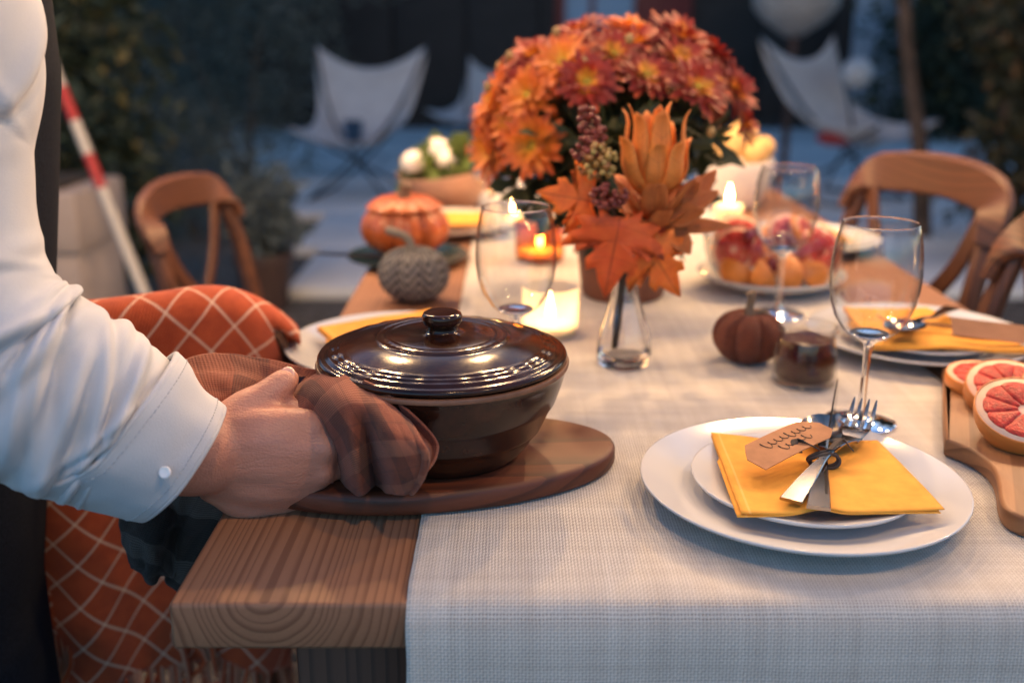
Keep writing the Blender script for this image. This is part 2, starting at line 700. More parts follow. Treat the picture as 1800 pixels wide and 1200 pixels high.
shrub('leafy_shrub', 'dark green shrub with scattered yellow leaves behind the striped pole', (-2.0, 4.2, 0),
      [((0, 0, .8), (.50, .5, .75), 3600), ((.18, .1, 1.5), (.45, .5, .6), 2600), ((-.45, 0, 1.4), (.5, .5, .8), 2400), ((.36, -.05, .45), (.24, .3, .4), 900)], M_leafB, .075, 3,
      [([(0, 0, 0), (.05, 0, .6), (.15, .1, 1.5)], .03), ([(.05, 0, 0), (-.2, 0, .7), (-.45, 0, 1.4)], .025)])
shrub('leafy_shrub', 'tall grey-green shrub between the yellow-leaved shrub and the left canvas chair', (-1.98, 7.7, 0),
      [((0, 0, .9), (.75, .6, .9), 4200), ((.3, 0, 1.6), (.7, .6, .7), 3200), ((-.6, .1, 1.5), (.7, .6, .9), 3000)], M_leafA, .06, 5,
      [([(0, 0, 0), (.1, 0, .8), (.3, 0, 1.6)], .035), ([(0, 0, 0), (-.3, 0, .8), (-.6, .1, 1.6)], .03)], aspect=.3)
shrub('leafy_shrub', 'large grey-green shrub standing against the dark house', (-3.3, 10.2, 0),
      [((0, 0, 1.1), (1.0, .8, 1.1), 4200), ((.5, .1, 2.0), (.95, .8, .8), 3200), ((-1.0, 0, 1.6), (1, .8, 1.2), 2600)], M_leafA, .09, 8,
      [([(0, 0, 0), (.1, 0, 1), (.5, 0, 2)], .05), ([(0, 0, 0), (-.4, 0, 1), (-1, 0, 1.8)], .04)], aspect=.35)
shrub('leafy_shrub', 'low feathery shrub at the foot of the grey-green bushes', (-1.75, 5.6, 0),
      [((0, 0, .35), (.4, .4, .38), 2200), ((-.4, .2, .5), (.4, .4, .45), 1800)], M_leafA, .05, 9,
      [([(0, 0, 0), (0, 0, .2), (.05, 0, .5)], .015), ([(0, 0, 0), (-.2, .1, .3), (-.4, .2, .6)], .015)], aspect=.25)

# vine-hung tree at right
tr = thing('garden_tree', 'slim leaning tree with bare branches and sparse olive leaves', 'tree', (2.55, 5.1, 0))
put('trunk', join(tube([(-.35, .3, 0), (-.42, .3, .5), (-.52, .3, .9), (-.60, .3, 1.35), (-.68, .35, 2.4), (-.8, .6, 3.2)], [.05, .042, .036, .033, .028, .015], 10, res=22),
                  tube([(-.2, -.1, 0), (-.05, -.1, .45), (.2, -.15, .85), (.5, -.1, 1.3), (.9, 0, 2.1), (1.3, -.2, 3.0)], [.04, .032, .03, .026, .022, .012], 10, res=22),
                  tube([(.05, .1, 0), (-.1, .1, .6), (-.02, .1, 1.2), (.25, .2, 2.2), (.5, .6, 3.0)], [.03, .022, .018, .015, .01], 8, res=20)), M_bark, tr)
put('crown', leaves([((.6, .8, 3.2), (1.5, 1.6, .8), 5200), ((-.9, 1.2, 3.6), (1.2, 1.2, .7), 3200), ((1.6, -.6, 3.3), (1.3, 1.2, .9), 3600), ((.05, .1, 1.15), (.38, .4, .5), 1500), ((.65, 0, .95), (.5, .5, .55), 2600), ((.45, .1, 1.8), (.8, .6, .5), 2400), ((.25, .0, .55), (.4, .4, .4), 1300)], .075, .55, seed=12), M_leafC, tr, smooth=False)
shrub('leafy_shrub', 'olive-brown shrub with orange leaves behind the right dining chairs', (3.1, 4.6, 0),
      [((0, 0, .5), (.6, .5, .5), 2600), ((.3, .3, 1.0), (.6, .5, .5), 2000), ((-.6, .2, .45), (.4, .4, .35), 1200)], M_leafC, .07, 14,
      [([(0, 0, 0), (.1, 0, .5), (.3, .2, 1)], .03), ([(0, 0, 0), (-.3, .1, .3), (-.6, .2, .6)], .02)])
shrub('dark_hedge', 'dense dark hedge closing the garden at the right of the house', (5.6, 10.6, 0),
      [((0, 0, 1.2), (1.6, .8, 1.3), 4200), ((-1.2, -.2, .8), (.9, .7, .9), 2600), ((1.8, 0, 1.5), (1.4, .9, 1.5), 3000)], M_leafB, .12, 15,
      [([(0, 0, 0), (.1, 0, 1), (.2, 0, 2)], .06)])

# ---- butterfly chairs
M_canvas = mat('pale_canvas', (.36, .36, .37), .9, var=.12, vscale=7, bump=.2, bscale=500)
M_iron = mat('black_iron_rod', (.012, .012, .014), .45, metal=.6)


def butterfly(label, loc, rz, k=1.0):
    t = thing('butterfly_chair', label, 'chair', loc, rz, 'canvas butterfly chairs on the terrace')

    def sym(a):
        L = [(-p[0], p[1], p[2]) for p in a[:0:-1]]
        return [(p[0] * k, p[1] * k, p[2] * k) for p in L + a]
    rows = [sym([(0, .36, .86), (.2, .37, .90), (.42, .42, 1.02)]),
            sym([(0, .28, .68), (.2, .30, .72), (.39, .34, .82)]),
            sym([(0, .10, .42), (.19, .13, .47), (.34, .17, .58)]),
            sym([(0, -.16, .36), (.18, -.15, .39), (.31, -.14, .48)]),
            sym([(0, -.32, .40), (.19, -.35, .42), (.37, -.44, .52)])]
    P = sgrid(rows, 22, 26)
    put('sling', grid_vf(P), M_canvas, t, solid=.006)
    rods = []
    for s in (-1, 1):
        rods.append(tube([(s * .42 * k, .42 * k, 1.02 * k), (s * .2 * k, .1 * k, .5 * k), (-s * .28 * k, -.30 * k, .01)], .0095, 8, res=10))
        rods.append(tube([(s * .37 * k, -.44 * k, .52 * k), (s * .1 * k, -.05 * k, .3 * k), (-s * .28 * k, .30 * k, .01)], .0095, 8, res=10))
        rods.append(tube([(s * .28 * k, -.30 * k, .01), (s * .28 * k, .30 * k, .01)], .0095, 8))
    put('frame', join(*rods), M_iron, t)
    return t


butterfly('pale canvas butterfly chair standing in front of the grey-green bushes', (-1.0, 6.75, .05), rad(-8), .93)
butterfly('pale canvas butterfly chair standing directly against the dark house wall', (-.30, 8.8, .05), rad(-35), .80)
butterfly('dim canvas butterfly chair with a white ball on its back by the tree', (2.12, 6.6, .05), rad(40), 1.0)
tag(put('blue_cup', join(lathe([(0, 0), (.05, 0), (.062, .13), (.055, .13), (.045, .012), (0, .012)], 20)), mat('blue_plastic', (.01, .04, .09), .4), loc=(-1.02, 6.70, .415)),
    'dark blue cup on the seat of the left canvas chair', 'cup')
tag(put('white_ball', ball((0, 0, 0), .10, 20, 12), mat('white_globe', (.36, .40, .44), .6), loc=(2.24, 6.86, .83)),
    'white round ball resting on the back of the right canvas chair', 'ball')
tag(put('red_cushion', ball((0, 0, 0), (.12, .09, .05), 20, 12), mat('red_cloth', (.20, .025, .03), .9), loc=(2.0, 6.42, .46)),
    'small red cushion on the seat of the right canvas chair', 'cushion')

# ---- lantern on a pole by the right canvas chair
lp = thing('garden_lantern', 'pale bowl-shaped lantern shade on a slim brown pole', 'lantern', (1.95, 7.4, .05))
put('pole', tube([(0, 0, 0), (0, 0, 1.02)], .028, 10), mat('brown_pole', (.05, .022, .016), .7, var=.2), lp)
put('shade', lathe([(0, 1.0), (.05, 1.0), (.10, 1.03), (.22, 1.11), (.29, 1.2), (.30, 1.3), (.27, 1.42), (.16, 1.5), (0, 1.52)], 32, lambda r, z, a: (r * (1 + .03 * math.sin(a * 16)), z)), mat('woven_pale_shade', (.25, .25, .25), .85, var=.35, vscale=26, bump=.5, bscale=70), lp)
put('base', lathe([(0, 0), (.14, 0), (.14, .02), (.04, .035), (0, .035)], 24), M_iron, lp)

# ---- striped pole and planter box at left
def stripe_mat():
    t = NT('red_and_white_bands')
    x, y, z = t.sep(t.coord())
    f = t.math('FRACT', t.math('MULTIPLY_ADD', z, 4.4, -.18))
    s = t.math('LESS_THAN', f, .5)
    hi = t.math('GREATER_THAN', z, .66)
    k = t.math('MULTIPLY', s, hi)
    t.l(t.mix(k, (.40, .37, .33), (.30, .012, .010)), t.b.inputs['Base Color'])
    t.set(Roughness=.5)
    return t.m


pole_a, pole_b = aty(255, 520, 3.1), aty(70, 60, 3.35)
pd = pole_b - pole_a
pole_g = pole_a - pd * (pole_a.z / pd.z)
L_ = (pole_b - pole_g).length * 1.1
po = put('striped_pole', tube([(0, 0, 0), (0, 0, L_)], .017, 12), stripe_mat(), loc=pole_g)
po.rotation_euler = pd.to_track_quat('Z', 'Y').to_euler()
tag(po, 'thin pole with red and white bands leaning beside the pale planter', 'pole')
pb = thing('planter_box', 'pale stone planter box behind the person, beside the striped pole', 'planter', (-1.68, 3.55, 0))
M_stone = mat('pale_stone', (.36, .29, .25), .85, var=.12, vscale=9, bump=.4, bscale=60)
put('box', join(mv(rbox(.46, .4, .40, .012), 0, 0, 0), mv(rbox(.50, .44, .20, .012), 0, 0, .401)), M_stone, pb)
put('soil', mv(rbox(.36, .32, .02, .004), 0, 0, .602), mat('soil', (.03, .022, .016), .95, bump=.8, bscale=80), pb)

pp = thing('potted_plant', 'small silvery plant in a dark brown pot by the terrace edge', 'plant', tuple(onz(470, 540, 0)))
put('pot', lathe([(0, 0), (.085, 0), (.115, .20), (.122, .20), (.122, .235), (.108, .235), (.10, .19), (0, .19)], 28), mat('dark_brown_pot', (.05, .026, .02), .6, var=.2), pp)
put('foliage', leaves([((0, 0, .40), (.15, .15, .17), 750)], .06, .35, seed=31), leafmat('silver_leaves', [(.05, .07, .07), (.12, .15, .15), (.08, .10, .10)]), pp, smooth=False)
put('stem', join(*[tube([(0, 0, .18), (math.cos(a) * .03, math.sin(a) * .03, .3), (math.cos(a) * .09, math.sin(a) * .09, .42)], .004, 6, res=6) for a in np.linspace(0, 6.28, 8)[:-1]]), M_bark, pp)

# pebbles under the table (too many to count)
pv = []
for k in range(420):
    x, y = random.uniform(-.9, .2), random.uniform(.55, 2.2)
    r = random.uniform(.008, .026)
    pv.append(ball((x, y, r * .35), (r, r * random.uniform(.6, 1), r * .6), 7, 5))
pebb = put('gravel', join(*pv), leafmat('grey_pebbles', [(.05, .045, .04), (.12, .105, .09), (.2, .18, .16), (.08, .065, .055)], .9, 0))
pebb['kind'] = 'stuff'; tag(pebb, 'loose grey brown gravel on the ground under the table', 'gravel')

# ---- dining chairs: bent crest rail, crossed straps
M_chair = wood('oiled_chair_wood', (.055, .019, .009), (.14, .052, .024), 'Z', 90, (0.4, .3), .5, .01, .4, .15)
M_chairX = wood('oiled_chair_wood_rail', (.055, .019, .009), (.14, .052, .024), 'X', 90, (0.4, .3), .5, .01, .4, .15)


def dining_chair(label, loc, rz):
    t = thing('dining_chair', label, 'chair', loc, rz, 'bentwood cross-back chairs round the table')
    for s in (-1, 1):
        put('back_leg', bar([(s * .185, -.05, 0), (s * .185, .0, .44), (s * .195, -.035, .70), (s * .185, -.075, .845)], [.03, .036, .034, .03], [.03, .036, .032, .026], (0, 1, 0), 16), M_chair, t)
        put('front_leg', bar([(s * .20, .41, 0), (s * .195, .40, .45)], [.028, .036], [.028, .036], (0, 1, 0), 4), M_chair, t)
        put('cross_strap', bar([(-s * .175, .0 + .004 * s, .475), (0, -.045 + .007 * s, .62), (s * .10, -.062 + .006 * s, .72), (s * .155, -.073 + .004 * s, .83)], .034, .009, (0, 1, 0), 14), M_chair, t)
    put('crest_rail', bar([(-.203, -.040, .790), (-.196, -.058, .832), (-.15, -.090, .862), (0, -.115, .872), (.15, -.090, .862), (.196, -.058, .832), (.203, -.040, .790)], [.036, .056, .072, .074, .072, .056, .036], .022, lambda q: Vector((math.sin((q - .5) * 1.6), math.cos((q - .5) * 1.6), 0)), 30), M_chairX, t)
    th = [2 * math.pi * k / 40 for k in range(40)]
    ol = []
    for a in th:
        c, s_ = math.cos(a), math.sin(a)
        ol.append((.215 * math.copysign(abs(c) ** .55, c), .205 + .215 * math.copysign(abs(s_) ** .55, s_)))
    put('seat', slab(ol, .44, .468, .006), M_chairX, t)
    put('stretcher', join(bar([(-.195, .40, .22), (.195, .40, .22)], .02, .02), bar([(-.185, -.03, .22), (.185, -.03, .22)], .02, .02), bar([(-.19, -.02, .27), (-.198, .4, .27)], .02, .02), bar([(.19, -.02, .27), (.198, .4, .27)], .02, .02)), M_chair, t)
    return t


def chair_between(label, A, B, inside, zs=.92):
    """back of the chair runs from A to B; `inside` is a point it faces"""
    A, B = Vector(A), Vector(B)
    c = (A + B) / 2
    d = (B - A).normalized()
    n = Vector((-d.y, d.x))
    if n.dot(Vector(inside) - c) < 0:
        n = -n
    t = dining_chair(label, (c.x, c.y, 0), math.atan2(-n.x, n.y))
    t.scale = (.94, .94, zs)
    return t


chL1 = chair_between('wooden cross-back chair under the orange plaid blanket', (-.655, 1.045), (-.295, 1.188), (-.6, 2))
chair_between('wooden cross-back chair by the striped pole, beyond the plaid blanket', (-.605, 1.84), (-.56, 2.22), (0, 2))
chair_between('wooden cross-back chair at the right table edge by the fruit bowl', (.605, 1.96), (.715, 1.59), (0, 1.7), 1.0)
chair_between('wooden cross-back chair drawn up to the grapefruit board side of table', (.62, 1.37), (.735, 1.0), (0, 1.15), 1.0)

# ================================================================== TABLE
table = thing('dining_table', 'long pine plank table laid for dinner with bare left edge', 'table', (0, 0, 0))
X0, X1, Y0, Y1 = -.236, .634, .612, 2.58
pw = (X1 - X0) / 4
for k in range(4):
    M_p = wood('pine_plank_%d' % k, (.155, .060, .028), (.34, .160, .084), 'Y', 175 - 8 * k, (-.040 + .05 * k, .040 - .06 * (k % 3)), .62, .0075, .5, .3)
    put('plank', rbox(pw - .004, Y1 - Y0, .036, .0035, 3), M_p, table, loc=(X0 + pw * (k + .5), (Y0 + Y1) / 2, TZ - .036))
M_leg = wood('dark_table_leg', (.05, .017, .009), (.13, .05, .027), 'Z', 120, (.2, .1), .6)
for (x, y) in ((-.118, .70), (.51, .70), (-.118, 2.48), (.51, 2.48)):
    put('leg', rbox(.085, .085, TZ - .0362, .004), M_leg, table, loc=(x, y, 0))
for (sx, sy, x, y) in ((.54, .03, .196, .70), (.54, .03, .196, 2.48), (.03, 1.69, -.09, 1.59), (.03, 1.69, .49, 1.59)):
    put('apron', rbox(sx, sy, .08, .003), M_leg, table, loc=(x, y, TZ - .1165))


# ---- woven runner
def weave_mat():
    t = NT('open_weave_linen')
    uv = t.coord('UV')
    nz = t.n('ShaderNodeTexNoise'); nz.inputs['Scale'].default_value = 60; nz.inputs['Detail'].default_value = 2
    t.l(uv, nz.inputs['Vector'])
    off = t.n('ShaderNodeVectorMath', operation='MULTIPLY_ADD')
    t.l(nz.outputs['Color'], off.inputs[0]); off.inputs[1].default_value = (.0011, .0011, 0); t.l(uv, off.inputs[2])
    x, y, z = t.sep(off.outputs[0])
    P = .0024
    pu = t.math('MULTIPLY', x, math.pi / P); pv_ = t.math('MULTIPLY', y, math.pi / P)
    su = t.math('ABSOLUTE', t.math('SINE', pu)); sv = t.math('ABSOLUTE', t.math('SINE', pv_))
    # thread thickness varies from thread to thread
    ru = t.noise(t.map(uv, (430, 6, 1)), 1, 2); rv = t.noise(t.map(uv, (6, 430, 1)), 1, 2)
    au = t.math('POWER', su, t.math('MULTIPLY_ADD', ru, 1.6, .35)); av = t.math('POWER', sv, t.math('MULTIPLY_ADD', rv, 1.6, .35))
    over = t.math('GREATER_THAN', t.math('MULTIPLY', t.math('SINE', t.math('MULTIPLY', pu, 1.0)), t.math('SINE', pv_)), 0)
    h = t.math('MAXIMUM', t.math('MULTIPLY', au, t.math('MULTIPLY_ADD', over, .5, .5)), t.math('MULTIPLY', av, t.math('MULTIPLY_ADD', over, -.5, 1.0)))
    gap = t.math('MULTIPLY', t.math('SUBTRACT', 1, au), t.math('SUBTRACT', 1, av))
    hem = t.math('LESS_THAN', t.math('ABSOLUTE', t.math('SUBTRACT', x, .0095)), .0125)
    gap = t.math('MULTIPLY', gap, t.math('MULTIPLY_ADD', hem, -.75, 1))
    slub = t.noise(t.map(uv, (3, 90, 1)), 1, 3)
    slub2 = t.noise(t.map(uv, (90, 3, 1)), 1, 3)
    base = t.ramp(t.math('MULTIPLY_ADD', slub, .5, t.math('MULTIPLY', slub2, .5)), [(.35, (.55, .51, .465)), (.65, (.71, .68, .635))])
    base = t.mix(t.math('MULTIPLY', t.noise(uv, 5, 4), .35), base, (.50, .46, .43))
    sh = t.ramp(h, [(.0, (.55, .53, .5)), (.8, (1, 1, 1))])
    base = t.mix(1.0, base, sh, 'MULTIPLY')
    t.l(base, t.b.inputs['Base Color'])
    t.set(Roughness=.9)
    t.b.inputs['Sheen Weight'].default_value = .15
    t.bump(h, .75, .0009)
    tr = t.n('ShaderNodeBsdfTransparent')
    mx = t.n('ShaderNodeMixShader')
    t.l(t.ramp(gap, [(.30, (0, 0, 0)), (.7, (.9, .9, .9))]), mx.inputs[0])
    t.l(t.b.outputs[0], mx.inputs[1]); t.l(tr.outputs[0], mx.inputs[2]); t.l(mx.outputs[0], t.out.inputs['Surface'])
    return t.m


RX0, RX1 = -.072, .47
prof = [(.600, .30), (.599, .45), (.601, .60), (.602, .70), (.6035, .728), (.6065, .742), (.613, .7505), (.624, .7524), (.65, .7524), (.9, .7524), (1.3, .7524), (1.9, .7524), (2.55, .7524), (2.578, .7515), (2.59, .735), (2.593, .60), (2.594, .40)]
cum = [0]
for a, b in zip(prof, prof[1:]):
    cum.append(cum[-1] + math.dist(a, b))
dense = []
for i in range(len(prof) - 1):
    n_ = max(2, int((cum[i + 1] - cum[i]) / .006)) if cum[i] < .9 else max(2, int((cum[i + 1] - cum[i]) / .03))
    for k in range(n_):
        f_ = k / n_
        dense.append((prof[i][0] * (1 - f_) + prof[i + 1][0] * f_, prof[i][1] * (1 - f_) + prof[i + 1][1] * f_, cum[i] * (1 - f_) + cum[i + 1] * f_))
dense.append(prof[-1] + (cum[-1],))
# soften the profile
D = np.array(dense)
for _ in range(2):
    D[1:-1, :2] = (D[:-2, :2] + 2 * D[1:-1, :2] + D[2:, :2]) / 4
ncol = 110
P = np.zeros((len(D), ncol, 3)); UV = np.zeros((len(D), ncol, 2))
for i, (y, z, s) in enumerate(D):
    hang = max(0, min(1, (.742 - z) / .25)) if y < 1 else 0
    for j in range(ncol):
        q = j / (ncol - 1)
        x = RX0 + (RX1 - RX0) * q
        wv = noise.noise(Vector((x * 9, s * 3, 0)))
        ex = .0012 * noise.noise(Vector((s * 30, 3 if j < ncol / 2 else 8, 0))) * (1 if j in (0, ncol - 1) else 0)
        P[i, j] = (x + ex + .002 * hang * wv, y - hang * (.010 * math.sin(x * 17 + 1.0) ** 2 + .006 * wv) - (.002 if hang > 0 else 0), z + (.0016 * max(0, noise.noise(Vector((x * 11, y * 7, 2)))) + .0008 * max(0, math.sin(x * 40 + y * 6)) * max(0, noise.noise(Vector((x * 5, y * 5, 9)))) if .63 < y < 2.55 else 0))
        UV[i, j] = (x - RX0, s)
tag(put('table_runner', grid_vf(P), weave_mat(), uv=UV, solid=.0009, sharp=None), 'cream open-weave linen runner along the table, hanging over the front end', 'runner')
RZ = .7538                       # top of the runner

# ================================================================== CASSEROLE AND BOARD
M_acacia = wood('acacia_board', (.042, .009, .004), (.140, .034, .013), 'X', 75, (.05, -.16), .55, .012, .6, .3)
bd = [(.162 * math.cos(a) * (1 + .05 * math.cos(a)), .090 * math.sin(a) + .012 * math.cos(a)) for a in [2 * math.pi * k / 72 for k in range(72)]]
tag(put('serving_board', slab(bd, 0, .019, .005), M_acacia, loc=(-.078, .8225, RZ + .0005), rot=(0, 0, rad(3)), sharp=60), 'reddish oval wooden serving board under the brown casserole', 'board')
BT = RZ + .0195
M_glaze = NT('dark_brown_glaze')
co_ = M_glaze.coord()
nz_ = M_glaze.noise(co_, 26, 5, .6)
M_glaze.l(M_glaze.ramp(nz_, [(.30, (.010, .004, .0025)), (.55, (.030, .009, .0045)), (.8, (.065, .019, .008))]), M_glaze.b.inputs['Base Color'])
M_glaze.set(Roughness=.16)
M_glaze.b.inputs['Specular IOR Level'].default_value = .38
M_glaze.b.inputs['Coat Weight'].default_value = .0; M_glaze.b.inputs['Coat Roughness'].default_value = .05
M_glaze.l(M_glaze.math('MULTIPLY_ADD', M_glaze.noise(co_, 60, 4), .16, .08), M_glaze.b.inputs['Roughness'])
M_glaze.bump(M_glaze.noise(co_, 110, 3), .06, .001)
M_glaze = M_glaze.m
M_rim = mat('bare_clay_rim', (.17, .075, .04), .5, var=.3, vscale=60, bump=.3, bscale=300)
pot = thing('casserole_dish', 'dark brown glazed round casserole with knobbed lid on the serving board', 'casserole', (-.0585, .826, BT))
prof = [(0, .0), (.060, .0), (.066, .001), (.0685, .004), (.0735, .010), (.0745, .0115), (.082, .0235), (.0838, .0245), (.0850, .0270), (.0935, .0455), (.0955, .0475), (.0970, .0510), (.1015, .0640), (.1040, .0740), (.1052, .0790)]
inn = [(.1010, .0812), (.0985, .076), (.090, .050), (.072, .018), (.055, .009), (0, .008)]
o = put('body', lathe(prof + [(.1056, .0795)] + [(.1015, .0800)] + inn, 128), M_glaze, pot, sharp=None)
put('rim', lathe([(.1048, .0786), (.1066, .0795), (.1069, .0815), (.1060, .0832), (.1035, .0836), (.1012, .0826), (.1010, .0800), (.1046, .0786)], 128), M_rim, pot)


def lidfn(r, z, a):
    if .083 < r < .098:
        k = max(0, 1 - abs(r - .0905) / .0075)
        z += .0002 * k * math.sin(a * 26)
        r += .0009 * k * math.sin(a * 26)
    if .047 < r < .0545:
        k = max(0, 1 - abs(r - .0508) / .0035)
        z += .00008 * k * math.sin(a * 44)
    if .024 < r < .040:
        k = max(0, 1 - abs(r - .032) / .008)
        z += .0003 * k * (abs(math.sin(a * 6 + r * 260)) - .4)
    return r, z


lp_ = [(.0985, .0838), (.1030, .0842), (.1047, .0855), (.1050, .0875), (.1038, .0893), (.1012, .0902), (.0996, .0900), (.0984, .0905), (.0965, .0922), (.0950, .0928), (.0935, .0926), (.0920, .0935), (.0905, .0945), (.0890, .0943), (.0875, .0950), (.0860, .0960), (.0845, .0959), (.0828, .0964)]
for k in range(1, 9):
    f_ = k / 9
    lp_.append((.0828 - .0268 * f_, .0964 + .0062 * math.sin(f_ * 1.35)))
lp_ += [(.0560, .1026), (.0550, .1036), (.0542, .1036), (.0530, .1029), (.0508, .1034), (.0485, .1032), (.0472, .1040), (.0462, .1041), (.0450, .1034), (.043, .1038), (.040, .1042), (.036, .1045), (.032, .1047), (.028, .1049), (.024, .1050), (.020, .1052), (.0150, .1056), (.0128, .1068), (.0120, .1090), (.0124, .1110), (.0150, .1126), (.0164, .1140), (.0168, .1165), (.0168, .1200), (.0160, .1220), (.0140, .1230), (.0110, .1227), (.006, .1224), (0, .1226)]
lid_v, lid_f = lathe(lp_ + [], 216, lidfn)
under = lathe([(0, .098), (.060, .095), (.0985, .0838)], 216)
put('lid', join((lid_v, lid_f), under), M_glaze, pot, sharp=None)
put('handle', join(bar([(-.096, 0, .060), (-.110, 0, .062), (-.122, 0, .062), (-.129, 0, .061)], [.034, .028, .030, .022], [.016, .013, .013, .009], (0, 0, 1), 14, .45)), M_glaze, pot)

# ================================================================== PLATES
M_china = mat('white_china', (.56, .56, .565), .10, coat=.2)
M_dark_china = mat('teal_black_stoneware', (.015, .03, .032), .25, rvar=.08)


def plate_vf(R, h=.020, well=.64, foot=.56, seg=96):
    w = R * well
    pr = [(0, .003), (R * foot - .004, .003), (R * foot - .003, .0), (R * foot, .0), (R * foot + .001, .004), (w + .01, .0065), (R * .985, h - .0035), (R, h - .0012), (R * .997, h), (R * .985, h - .0002), (w + .012, .0098), (w + .002, .0068), (w * .9, .0058), (0, .0055)]
    return lathe(pr, seg)


V_din, V_sal = plate_vf(.1305), plate_vf(.0905, .016)
src = {}


def china(kind, label, loc, name=None, grp='white china plates on the table'):
    if kind not in src:
        o = put(name or ('dinner_plate' if kind == 'd' else 'side_plate'), V_din if kind == 'd' else V_sal, M_china, sharp=None)
        src[kind] = o
    else:
        o = share(src[kind])
    o.location = loc
    return tag(o, label, 'plate', grp)


def napkin_mat():
    t = NT('yellow_paper_napkin')
    uv = t.coord('UV')
    x, y, z = t.sep(uv)
    ln = t.math('LESS_THAN', t.math('ABSOLUTE', t.math('SUBTRACT', x, .045)), .006)
    n1 = t.noise(uv, 9, 4)
    c = t.ramp(n1, [(.3, (.72, .31, .035)), (.7, (.82, .38, .05))])
    t.l(t.mix(t.math('MULTIPLY', ln, .35), c, (.86, .55, .2)), t.b.inputs['Base Color'])
    t.set(Roughness=.85)
    t.bump(t.noise(t.map(uv, (500, 500, 1)), 1, 2), .15, .0006)
    return t.m


M_nap = napkin_mat()


def napkin(label, quad, z, bumps=(), layers=3, seed=0):
    """folded paper napkin: stacked layers over the quadrilateral (back-left, front-left, front-right, back-right)"""
    t = thing('paper_napkin', label, 'napkin', (0, 0, 0), 0, 'yellow paper napkins on the plates')
    A, B, C_, D_ = [Vector((q[0], q[1], 0)) for q in quad]
    for L in range(layers):
        n, m = 26, 30
        P = np.zeros((n, m, 3)); UV = np.zeros((n, m, 2))
        off = .0035 * (layers - 1 - L)
        for i in range(n):
            for j in range(m):
                v, u = i / (n - 1), j / (m - 1)
                p = (A * (1 - u) + D_ * u) * (1 - v) + (B * (1 - u) + C_ * u) * v
                p = p + Vector((-off * (.9 if v > .35 else .1), -off * .4, 0))
                zz = z + .0007 * L + .0008 * noise.noise(Vector((u * 3, v * 3, seed)))
                for (bu, bv, sx, sy, hh) in bumps:
                    zz += hh * math.exp(-((u - bu) / sx) ** 2 - ((v - bv) / sy) ** 2)
                zz += .0035 * L / layers * (abs(u - .5) * 2) ** 3
                P[i, j] = (p.x, p.y, zz)
                UV[i, j] = (u, v)
        put('napkin_layer', grid_vf(P), M_nap, t, uv=UV, solid=.0006, sharp=None)
    return t


# near place setting
PC = (.236, .768)
china('d', 'white dinner plate at the table end with yellow napkin and tied cutlery', (PC[0], PC[1], RZ))
china('s', 'white side plate under the yellow napkin with the kraft tag', (PC[0] + .002, PC[1] - .001, RZ + .006))
NZ = RZ + .006 + .0165
q = [onz(1250, 757, NZ + .004), onz(1303, 903, NZ + .002), onz(1661, 893, NZ + .004), onz(1543, 768, NZ + .006)]
napkin('yellow paper napkin lying under the cutlery tied with a kraft tag', q, NZ, [(.40, .98, .09, .35, .0045), (.75, .55, .5, .5, .002), (.45, 0.0, .18, .3, -.004)], 2, 2)

# ---- cutlery
M_steel = mat('polished_steel', (.33, .285, .25), .13, metal=1.0, rvar=.04, vscale=40)


def fork_vf(A, neck, root, tip, wend=.0175):
    """handle end A -> neck -> head root -> tine tips"""
    A, neck, root, tip = map(Vector, (A, neck, root, tip))
    d = (tip - root)
    side = Vector((d.y, -d.x, 0)).normalized()
    up = Vector((0, 0, 1))
    pts = [A, A.lerp(neck, .5) + up * .001, neck, neck.lerp(root, .6) + up * .001, root]
    parts = [bar(pts, [wend, .0130, .0065, .0065, .018], [.0028, .0025, .0030, .0028, .0018], up, 26)]
    parts.append(bar([root - d * .12, root + d * .18, root + d * .34 - up * .003], [.012, .023, .0245], [.0018, .0017, .0016], up, 8))
    for k in range(4):
        s = (k - 1.5) * .0062
        parts.append(bar([root + d * .28 + side * s - up * .0028, root + d * .62 + side * s * 1.02 - up * .003, root + d * .86 + side * s * 1.03 + up * .0005, tip + side * s * 1.03 + up * .004], [.0042, .0036, .0030, .0012], [.0018, .0017, .0016, .001], up, 14, .4))
    return join(*parts)


def spoon_vf(A, neck, root, tip, wend=.0175, rw=.0215):
    A, neck, root, tip = map(Vector, (A, neck, root, tip))
    d = tip - root
    side = Vector((d.y, -d.x, 0)).normalized()
    up = Vector((0, 0, 1))
    h = bar([A, A.lerp(neck, .5) + up * .001, neck, neck.lerp(root, .6) + up * .001, root + d * .06], [wend, .0130, .0065, .0065, .010], [.0028, .0025, .003, .0026, .0016], up, 24)
    n, m = 18, 20
    top, bot = [], []
    V = []
    for sgn in (0, 1):
        for i in range(n):
            r = i / (n - 1)
            for j in range(m):
                a = 2 * math.pi * j / m
                ex = math.cos(a) * r; ey = math.sin(a) * r
                p = root + d * (.5 + .5 * ex) + side * (rw * ey * (1 - .12 * ex)) + up * (-.008 * (1 - r * r) - sgn * .0011)
                V.append(tuple(p))
    f = []
    for sgn in (0, 1):
        o = sgn * n * m
        for i in range(n - 1):
            for j in range(m):
                k = (j + 1) % m
                q_ = (o + i * m + j, o + i * m + k, o + (i + 1) * m + k, o + (i + 1) * m + j)
                f.append(q_ if sgn == 0 else q_[::-1])
    for j in range(m):
        k = (j + 1) % m
        a = (n - 1) * m
        f.append((a + j, a + k, n * m + a + k, n * m + a + j))
    return join(h, (V, f))


